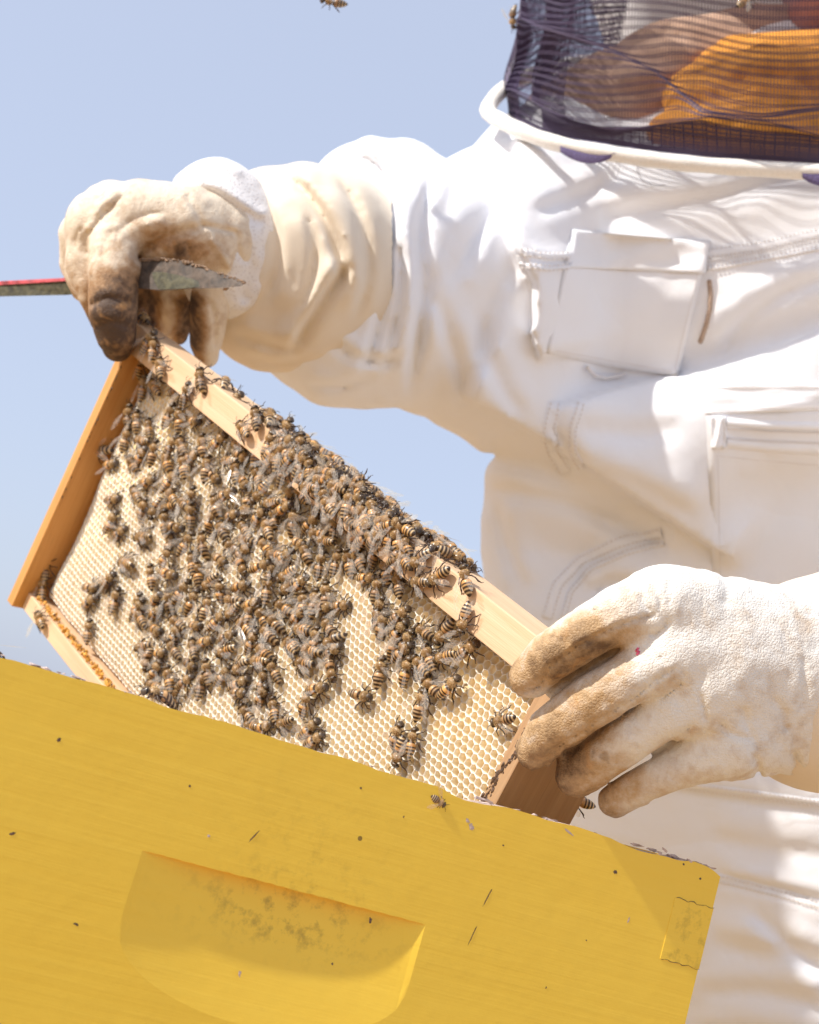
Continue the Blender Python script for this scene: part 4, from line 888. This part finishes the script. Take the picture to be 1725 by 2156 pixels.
def stitches(tree, path, n, lift, rad, mat, parent, name='stitching', duty=.62):
    q = dense_line(path, n*2+1); parts = []
    for i in range(n):
        a, b = q[2*i], q[2*i]+(q[2*i+2]-q[2*i])*duty; p = on(tree, [a, (a+b)/2, b], lift)
        if len(p) == 3: p[0] -= 0; parts.append(tube(towd(p), [rad*.6, rad, rad*.6], 5))
    if parts: v, f = merge(parts); o = mesh_obj(name, v, f, [mat], parent); tag(o, kind='stuff'); return o
def ribbon(name, tree, path, wid, lift, mat, parent, n=60, prof=(0, .8, 1, .8, 0)):
    q = dense_line(path, n); t = np.gradient(q, axis=0); t /= np.linalg.norm(t, axis=1)[:, None]; nn = np.stack([-t[:, 1], t[:, 0]], 1); V = []; F = []; m = len(prof)
    for i in range(n):
        for k in range(m):
            x, y = q[i]+nn[i]*wid*(k/(m-1)-.5); h, nr = ray(tree, x, y)
            if h is None: h, nr = (V[-1], (0, 0, 1)) if V else (C(x, y, 1.3), (0, 0, 1))
            V.append(np.array(h)+np.array(nr)*(lift*prof[k]-.0002))
    for i in range(n-1):
        for k in range(m-1): a = i*m+k; F.append((a, a+1, a+m+1, a+m))
    return mesh_obj(name, towd(np.array(V)), F, [mat], parent)
flap, FV, FF = patch('chest_flap', JT, quad((1204, 481), (1497, 506), (1428, 792), (1150, 744), 4), .0008, .0012, CLOTH, jacket, 5, .005); FT_ = bvh(FV, FF)
patch('flap_facing', FT_, quad((1206, 484), (1494, 509), (1486, 575), (1196, 563)), .0008, .0012, CLOTH, flap, 2)
stitches(FT_, [(1200, 564), (1485, 578)], 46, .0003, .00045, THREAD, flap); stitches(FT_, [(1484, 516), (1420, 782)], 40, .0003, .00045, THREAD, flap); stitches(FT_, [(1170, 738), (1416, 782)], 40, .0003, .00045, THREAD, flap)
ribbon('hook_tape', JT, [(1494, 590), (1497, 620), (1495, 650), (1487, 685), (1475, 720)], 11, .003, VELC, jacket, 30)
q = on(JT, dense_line([(1228, 770), (1245, 790), (1270, 802), (1300, 797), (1318, 786)], 16), .004); v, f = tube(towd(q), .0016, 6); mesh_obj('cord_loop', v, f, [THREAD], jacket)
pocket, PV, PF = patch('breast_pocket', JT, quad((1488, 868), (1930, 850), (1930, 1260), (1502, 1235)), .0006, .0009, CLOTH, jacket, 3); PT = bvh(PV, PF)
band_, BV, BF_ = patch('pocket_band', JT, quad((1484, 808), (1930, 806), (1930, 858), (1486, 872)), .0014, .0014, CLOTH, jacket, 3); BT = bvh(BV, BF_)
stitches(BT, [(1492, 816), (1900, 815)], 60, .0003, .0005, THREAD, band_); stitches(BT, [(1492, 862), (1900, 851)], 60, .0003, .0005, THREAD, band_)
lipu = ribbon('zip_tape', PT, [(1530, 890), (1620, 896), (1725, 899), (1850, 899)], 22, .0026, CLOTH, pocket); lipd = ribbon('zip_tape', PT, [(1530, 932), (1620, 942), (1725, 947), (1850, 949)], 26, .0026, CLOTH, pocket)
stitches(PT, [(1532, 900), (1620, 907), (1725, 910), (1850, 910)], 70, .0016, .0010, THREAD, pocket, 'zip_teeth', .5); stitches(PT, [(1532, 922), (1620, 928), (1725, 931), (1850, 931)], 70, .0016, .0010, THREAD, pocket, 'zip_teeth', .5)
patch('zip_end_tab', PT, quad((1496, 876), (1530, 876), (1530, 945), (1498, 945)), .0012, .0012, CLOTH, pocket, 2)
stitches(PT, [(1508, 960), (1700, 978), (1900, 985)], 50, .0003, .00045, THREAD, pocket); stitches(PT, [(1512, 965), (1518, 1230)], 44, .0003, .00045, THREAD, pocket)
for pth, wd in (([(1168, 850), (1156, 900), (1166, 950), (1192, 992)], 30), ([(1222, 850), (1205, 900), (1208, 950), (1228, 985)], 16), ([(1152, 1300), (1172, 1232), (1222, 1180), (1300, 1145), (1395, 1122)], 26), ([(1182, 1306), (1200, 1245), (1245, 1198), (1320, 1165), (1400, 1145)], 12),
                ([(1490, 535), (1600, 520), (1725, 492), (1860, 465)], 22), ([(1095, 530), (1150, 540), (1198, 538)], 18), ([(1095, 556), (1150, 566), (1198, 562)], 12), ([(1490, 566), (1600, 548), (1725, 524), (1860, 500)], 10),
                ([(1510, 1848), (1620, 1876), (1800, 1925)], 22), ([(1400, 1648), (1560, 1668), (1800, 1700)], 16)):
    rb = ribbon('seam', JT, pth, wd, .0022, CLOTH, jacket, 46); n = int(np.linalg.norm(np.diff(np.array(pth, float), axis=0), axis=1).sum()/9)
    for off in (-.36, .36):
        q = dense_line(pth, 30); t = np.gradient(q, axis=0); t /= np.linalg.norm(t, axis=1)[:, None]; qq = q+np.stack([-t[:, 1], t[:, 0]], 1)*wd*off
        stitches(JT, qq, n, .0022, .0007, THREAD, rb)
zt_ = [(1490, 551), (1600, 534), (1725, 508), (1860, 482)]; stitches(JT, zt_, 60, .0028, .0014, THREAD, jacket, 'zip_teeth', .45)
HAIR = m_simple('stray_hair', (.10, .06, .04), .5)
q = on(JT, dense_line([(1345, 335), (1341, 360), (1352, 382), (1375, 394), (1402, 392)], 16), .002); v, f = tube(towd(q), .00025, 4); mesh_obj('stray_hair', v, f, [HAIR], jacket)

# ---- veil
def crom(P, n, closed=True):
    P = np.array(P, float); m = len(P); out = []
    for i in range(m if closed else m-1):
        a, b, c, d = (P[(i+k-1) % m] if closed else P[min(max(i+k-1, 0), m-1)] for k in range(4))
        for t in np.linspace(0, 1, n, endpoint=False): out.append(.5*((2*b)+(-a+c)*t+(2*a-5*b+4*c-d)*t*t+(-a+3*b-3*c+d)*t**3))
    return np.array(out)
ringp = crom([C(1030, 224, 1.35), C(1070, 262, 1.29), C(1180, 304, 1.26), C(1350, 333, 1.245), C(1500, 349, 1.24), C(1725, 362, 1.24), C(1900, 360, 1.25), C(2080, 330, 1.28), C(2150, 270, 1.38), C(2080, 180, 1.52), C(1850, 120, 1.60), C(1600, 110, 1.61), C(1300, 120, 1.56), C(1110, 160, 1.46)], 12)
def loop_tube(P, rad, n=10):
    P = np.asarray(P); m = len(P); V = []; F = []
    for i in range(m):
        d = P[(i+1) % m]-P[i-1]; d /= np.linalg.norm(d); a = np.cross(d, (0, 1, .2)); a /= np.linalg.norm(a); b = np.cross(d, a); r = rad*(1+.05*math.sin(i*.9))
        V += [P[i]+r*(1.1*math.cos(2*math.pi*k/n)*a+math.sin(2*math.pi*k/n)*b) for k in range(n)]
        for k in range(n): F.append((i*n+k, i*n+(k+1) % n, ((i+1) % m)*n+(k+1) % n, ((i+1) % m)*n+k))
    return np.array(V), F
v, f = loop_tube(ringp, .0068); hem = mesh_obj('hem_piping', towd(v), f, [PIPING], person)
ry_x = np.array([1030, 1070, 1180, 1350, 1500, 1725, 1900, 2080, 2150]); ry_y = np.array([222, 246, 288, 316, 332, 345, 343, 314, 262])
foldA = np.array([(1100, 40), (1180, 70), (1290, 105), (1380, 150), (1432, 195), (1480, 225), (1600, 235), (1900, 215)], float); foldB = np.array([(1075, 190), (1200, 255), (1290, 282), (1400, 262), (1500, 245), (1610, 255), (1725, 285), (1950, 300)], float)
def veil_pt(th, t, layer=0):
    """th: angle round the head (pi = left, 0 = right, pi/2 = front), t: 0 hem, 1 hat brim -> photo x, y, depth"""
    rf = np.interp(t, [0, .12, .3, .5, 1], [1, 1.018, .965, .95, .90])
    x = 1600+(528 if layer == 0 else 470)*rf*np.cos(th); d = 1.41-.158*rf*np.sin(th)
    yb = np.interp(x, ry_x, ry_y)-(0 if layer == 0 else 10); yb = np.where(np.sin(th) < 0, 225+110*np.sin(th), yb); y = yb+(-340-yb)*t
    s = th*2.2; q = np.stack([s*1.3, t*7, 0*t], -1); amp = np.minimum(1, t*14)*np.minimum(1, np.abs(t-1)*6)
    y = y+amp*(14*vnoise(q*1.1, 61)+22*vnoise(np.stack([s*.9+3, t*3, 0*t], -1), 62)); d = d+amp*.010*vnoise(q*.9+4, 63)
    for fo, cc, wd in ((foldA, .93, 46), (foldB, .88, 28)):
        yf = np.interp(x, fo[:, 0], fo[:, 1]); e = (y-yf)/wd; g = cc*np.exp(-e*e)*np.minimum(1, t*14); y = yf+(y-yf)*(1-g); d = d-.014*g*amp
    x = x+amp*5*vnoise(np.stack([s*2, t*9, 0*t+3], -1), 64)
    return x, y, d
def net_lines(ths, ts, layer, rad, along):
    V = []; F = []; n = 3
    T, Hh = np.meshgrid(ts, ths)
    x, y, d = veil_pt(Hh, T, layer); P = np.stack([(x-CX0)/FP*d, -(y-CY0)/FP*d, -d], -1)
    if along == 'h': P = P.transpose(1, 0, 2)
    m, k = P.shape[:2]; D = np.gradient(P, axis=1); D /= np.linalg.norm(D, axis=2, keepdims=True)+1e-9
    up = np.array((0, .3, 1.)); a = np.cross(D, up); a /= np.linalg.norm(a, axis=2, keepdims=True)+1e-9; b = np.cross(D, a)
    ring = np.stack([P+rad*(math.cos(2*math.pi*j/n)*a+math.sin(2*math.pi*j/n)*b) for j in range(n)], 2)       # m,k,n,3
    idx = np.arange(m*k*n).reshape(m, k, n); A_, B_ = idx[:, :-1], idx[:, 1:]
    F = np.stack([A_, np.roll(A_, -1, 2), np.roll(B_, -1, 2), B_], -1).reshape(-1, 4)
    return ring.reshape(-1, 3), F
TT = np.linspace(.004, .985, 86); ths = np.linspace(math.radians(236), math.radians(-20), 330)
hr = []
for t in np.arange(.006, .985, .0225): hr += [t, t+.0052]
Va, Fa = net_lines(ths, TT, 0, .00040, 'v'); Vb, Fb = net_lines(np.linspace(math.radians(236), math.radians(-20), 300), np.array(hr), 0, .00046, 'h')
veil = mesh_obj('veil_netting', towd(np.concatenate([Va, Vb])), np.concatenate([Fa, Fb+len(Va)]), [NETM], person, smooth=False); tag(veil, kind='stuff')
# folded-over double net along the hem
ths2 = np.linspace(math.radians(150), math.radians(0), 330)
Va, Fa = net_lines(ths2, np.linspace(.003, .075, 9), 0, .0006, 'v'); Vb, Fb = net_lines(ths2, np.array([.006, .012, .018, .024, .030, .037, .044, .052, .060, .068]), 0, .0008, 'h')
Va[:, 2] += .004; Vb[:, 2] += .004
o = mesh_obj('veil_hem_fold', towd(np.concatenate([Va, Vb])), np.concatenate([Fa, Fb+len(Va)]), [NETM], person, smooth=False); tag(o, kind='stuff')
Va, Fa = net_lines(np.linspace(math.radians(232), math.radians(150), 110), TT, 1, .0004, 'v'); Vb, Fb = net_lines(np.linspace(math.radians(232), math.radians(150), 90), np.array(hr), 1, .00046, 'h')
o = mesh_obj('veil_inner_netting', towd(np.concatenate([Va, Vb])), np.concatenate([Fa, Fb+len(Va)]), [NETM], person, smooth=False); tag(o, kind='stuff')
# seam cloth at the side of the veil
def strip(name, thA, thB, tA, tB, mat, layer, off=.004):
    U = np.linspace(thA, thB, 24); Tq = np.linspace(tA, tB, 30); T, Hh = np.meshgrid(Tq, U); x, y, d = veil_pt(Hh, T, layer); d = d+off+.006*vnoise(np.stack([Hh*6, T*9, 0*T], -1), 66); V = np.stack([(x-CX0)/FP*d, -(y-CY0)/FP*d, -d], -1).reshape(-1, 3)
    F = [(i*30+j, i*30+j+1, (i+1)*30+j+1, (i+1)*30+j) for i in range(23) for j in range(29)]; return mesh_obj(name, towd(V), F, [mat], person)
strip('veil_side_seam', math.radians(196), math.radians(163), .003, .19, NETF, 0, .012)
strip('veil_hem_tape', math.radians(190), math.radians(0), .001, .016, NETF, 0, .003)
for x0, x1, y0 in ((1180, 1296, 306), (1690, 1790, 364)):
    U = np.linspace(0, 1, 14); V = []; F = []
    for i, u in enumerate(U):
        x = x0+(x1-x0)*u; yt = np.interp(x, ry_x, ry_y)+14; dz = np.interp(x, [1070, 1180, 1350, 1725], [1.29, 1.26, 1.245, 1.24])-.001; h = 26*math.sin(math.pi*min(1, .12+u*.88))**.6
        V += [C(x, yt, dz-.004), C(x, yt+h*.6, dz-.008), C(x, yt+h*1.25, dz-.006)]
    for i in range(13):
        for k in range(2): a = i*3+k; F.append((a, a+1, a+4, a+3))
    mesh_obj('veil_tab', towd(np.array(V)), F, [NETF], person)

# ---- head, shirt and hood behind the net
Hd = field(1350, 2200, -620, 330, 1.18, 1.72, .005)
Hd.ell(C(1790, -190, 1.44), (.078, .115, .098), .02); Hd.ell(C(1775, 20, 1.39), (.050, .045, .050), .03)         # skull, jaw
Hd.ell(C(1765, -140, 1.34), (.014, .028, .020), .012); Hd.ell(C(1740, -230, 1.352), (.016, .012, .012), .008, sub=True); Hd.ell(C(1815, -230, 1.352), (.016, .012, .012), .008, sub=True)
Hd.ell(C(1740, -232, 1.365), (.013, .011, .013), .003); Hd.ell(C(1815, -232, 1.365), (.013, .011, .013), .003)
Hd.chain([K(1735, -20, 1.345, 9), K(1775, -12, 1.338, 13), K(1815, -20, 1.345, 9)], .004); Hd.ell(C(1605, -180, 1.45), (.012, .032, .020), .006); Hd.ell(C(1975, -180, 1.45), (.012, .032, .020), .006)
Hd.chain([K(1790, 0, 1.46, 110), K(1760, 250, 1.47, 130)], .03)
build('head', Hd, SKIN, 1)
Sh = field(1250, 2300, 20, 420, 1.2, 1.62, .005)
Sh.chain([K(1465, 215, 1.345, 66), K(1600, 185, 1.325, 85), K(1760, 185, 1.32, 88), K(1950, 200, 1.34, 80)], .03); Sh.chain([K(1540, 150, 1.37, 70), K(1700, 150, 1.36, 80), K(1900, 150, 1.38, 75)], .03); Sh.chain([K(1410, 280, 1.33, 50), K(1560, 275, 1.32, 80), K(1760, 285, 1.32, 85), K(1950, 280, 1.34, 85)], .02); Sh.ell(C(1720, 300, 1.42), (.17, .06, .09), .03)
Sh.band(.02); Sh.add += .012*pillow(Sh.bp, .10, .025, .10, 101); Sh.apply(); build('shirt_collar', Sh, ORNG, 2)
Nk = field(1050, 1850, -60, 420, 1.24, 1.6, .005)
Nk.chain([K(1170, 260, 1.44, 80), K(1300, 230, 1.40, 120), K(1420, 170, 1.41, 125), K(1580, 110, 1.43, 100), K(1700, 90, 1.44, 80)], .03); Nk.band(.02); Nk.add += .010*pillow(Nk.bp, .10, .03, .10, 111); Nk.apply()
build('inner_shade_cloth', Nk, m_simple('peach_shade_cloth', (.52, .34, .24), .9, bump=70, var=.12), 2)  # added cloth form; its peach colour stands in for the hood's shaded inside
Hk = field(1000, 2350, -760, 330, 1.34, 2.0, .008)
Hk.ell(C(1680, -120, 1.66), (.235, .27, .10), .02); Hk.ell(C(1680, -120, 1.53), (.20, .30, .12), .02, sub=True); Hk.band(.02); Hk.add += .006*pillow(Hk.bp, .1, .1, .1, 103); Hk.apply(); build('hood', Hk, CLOTH, 2)
Ht = field(1000, 2400, -760, -280, 1.1, 1.85, .008)
Ht.ell(C(1690, -360, 1.45), (.23, .012, .22), .004); Ht.ell(C(1690, -430, 1.46), (.105, .10, .12), .01); build('hat', Ht, PIPING, 1)

# ---- trousers down to the ground
gzc = 0
def leg(x, y0):
    a = Pw(x, 2250, 1.48); return a
Tr = bmesh.new(); 
for sx in (-.11, .11):
    base = Vector(Pw(1660, 2100, 1.48)); V = []; n = 20; hts = np.linspace(base.z+.10, .02, 16)
    for i, z in enumerate(hts):
        t = i/15; r = .125-.045*t+.006*math.sin(i*2.1+sx*30)
        V += [(base.x+sx+sx*.25*t+r*math.cos(2*math.pi*k/n), base.y+.01+r*.95*math.sin(2*math.pi*k/n), z) for k in range(n)]
    F = [(i*n+k, i*n+(k+1) % n, (i+1)*n+(k+1) % n, (i+1)*n+k) for i in range(15) for k in range(n)]+[tuple(range(n)), tuple(15*n+k for k in range(n))[::-1]]
    mesh_obj('trouser_leg', V, F, [CLOTH], person)
    c = Vector((base.x+sx*1.25, base.y-.05, .05)); b = bmesh.new(); bmesh.ops.create_uvsphere(b, u_segments=20, v_segments=12, radius=1)
    bv = np.array([tuple(q.co) for q in b.verts])*np.array((.055, .145, .06)); bv[:, 2] = np.maximum(bv[:, 2], -.045); bv += np.array(c); b.verts.index_update(); bf = [[q.index for q in fc.verts] for fc in b.faces]; b.free()
    mesh_obj('boot', bv, bf, [PROP], person)

# ------------------------------------------------------------------ hive tool
tool = empty('hive_tool', Pw(200, 590, 1.10)); tag(tool, 'flat steel hive tool with chipped red paint and waxy blade in the gloved fist', 'hive tool')
def slab(name, top, bot, thick, mat, seg=1, jag=0):
    T = [C(*p) for p in top]; B = [C(*p) for p in bot]; V = []; F = []; n = len(T); off = np.array((0, thick*.25, -thick))
    for t, b in zip(T, B): V += [t, b, b+off, t+off]
    for i in range(n-1):
        for k in range(4): a = i*4; F.append((a+k, a+(k+1) % 4, a+4+(k+1) % 4, a+4+k))
    F += [(0, 3, 2, 1), (4*n-4, 4*n-3, 4*n-2, 4*n-1)]
    return mesh_obj(name, towd(np.array(V)), F, [mat], tool, smooth=False)
slab('shaft', [(-160, 612, 1.17), (0, 597, 1.145), (130, 590, 1.125), (300, 572, 1.09)], [(-160, 640, 1.168), (0, 624, 1.143), (40, 627, 1.138), (150, 620, 1.123), (300, 606, 1.088)][0:1]+[(0, 624, 1.143), (140, 621, 1.123), (300, 606, 1.088)], .004, GREENP)
slab('painted_edge', [(-160, 608, 1.1695), (0, 592.5, 1.1445), (130, 586, 1.1245), (290, 570, 1.0915)], [(-160, 615, 1.1690), (0, 600, 1.144), (130, 592, 1.124), (290, 574, 1.091)], .0035, REDP)
slab('blade', [(285, 548, 1.082), (340, 544, 1.074), (370, 547, 1.068), (405, 554, 1.062), (460, 575, 1.048), (515, 592, 1.036)], [(285, 606, 1.074), (340, 611, 1.066), (370, 610, 1.060), (405, 607, 1.054), (460, 606, 1.042), (508, 602, 1.034)], .003, STEEL)
slab('blade_paint', [(312, 572, 1.0752), (345, 573, 1.0690), (380, 580, 1.0615), (420, 592, 1.0530)], [(312, 607, 1.0718), (345, 609, 1.0648), (380, 608, 1.0578), (420, 604, 1.0510)], .0008, GREENP)
CRUST = m_simple('wax_crust', (.34, .23, .15), .85, bump=400, var=.4); L = []
for i in range(150):
    t = random.random()**1.3; tp = dense_line([(290, 548), (340, 544), (370, 547), (405, 554), (460, 575), (515, 594), (470, 606)], 100)[int(t*99)]; dd = np.interp(tp[0], [285, 340, 405, 515], [1.082, 1.074, 1.062, 1.036])-.0008; c = C(tp[0]+random.uniform(-2, 2), tp[1]+random.uniform(-2, 4), dd); s = random.uniform(.0004, .0013)
    a = RNG.normal(size=(12, 3)); a /= np.linalg.norm(a, axis=1)[:, None]; a *= s*np.array((1.6, .8, 1)); b = bmesh.new(); [b.verts.new(c+q) for q in a]; bmesh.ops.convex_hull(b, input=b.verts); b.verts.index_update(); L.append((np.array([tuple(v.co) for v in b.verts]), [[v.index for v in fc.verts] for fc in b.faces])); b.free()
v, f = merge(L); o = mesh_obj('wax_crust', towd(v), f, [CRUST], tool, smooth=False); tag(o, kind='stuff')
free_bee(1088, 38, 1.33, (.1, -.9, -.2), (-.9, .1, .3), 'bee clinging to the outer left side of the dark veil', 30)
free_bee(1566, 5, 1.235, (.6, .6, -.3), (0, .2, 1), 'small bee on the front netting of the veil', 20)
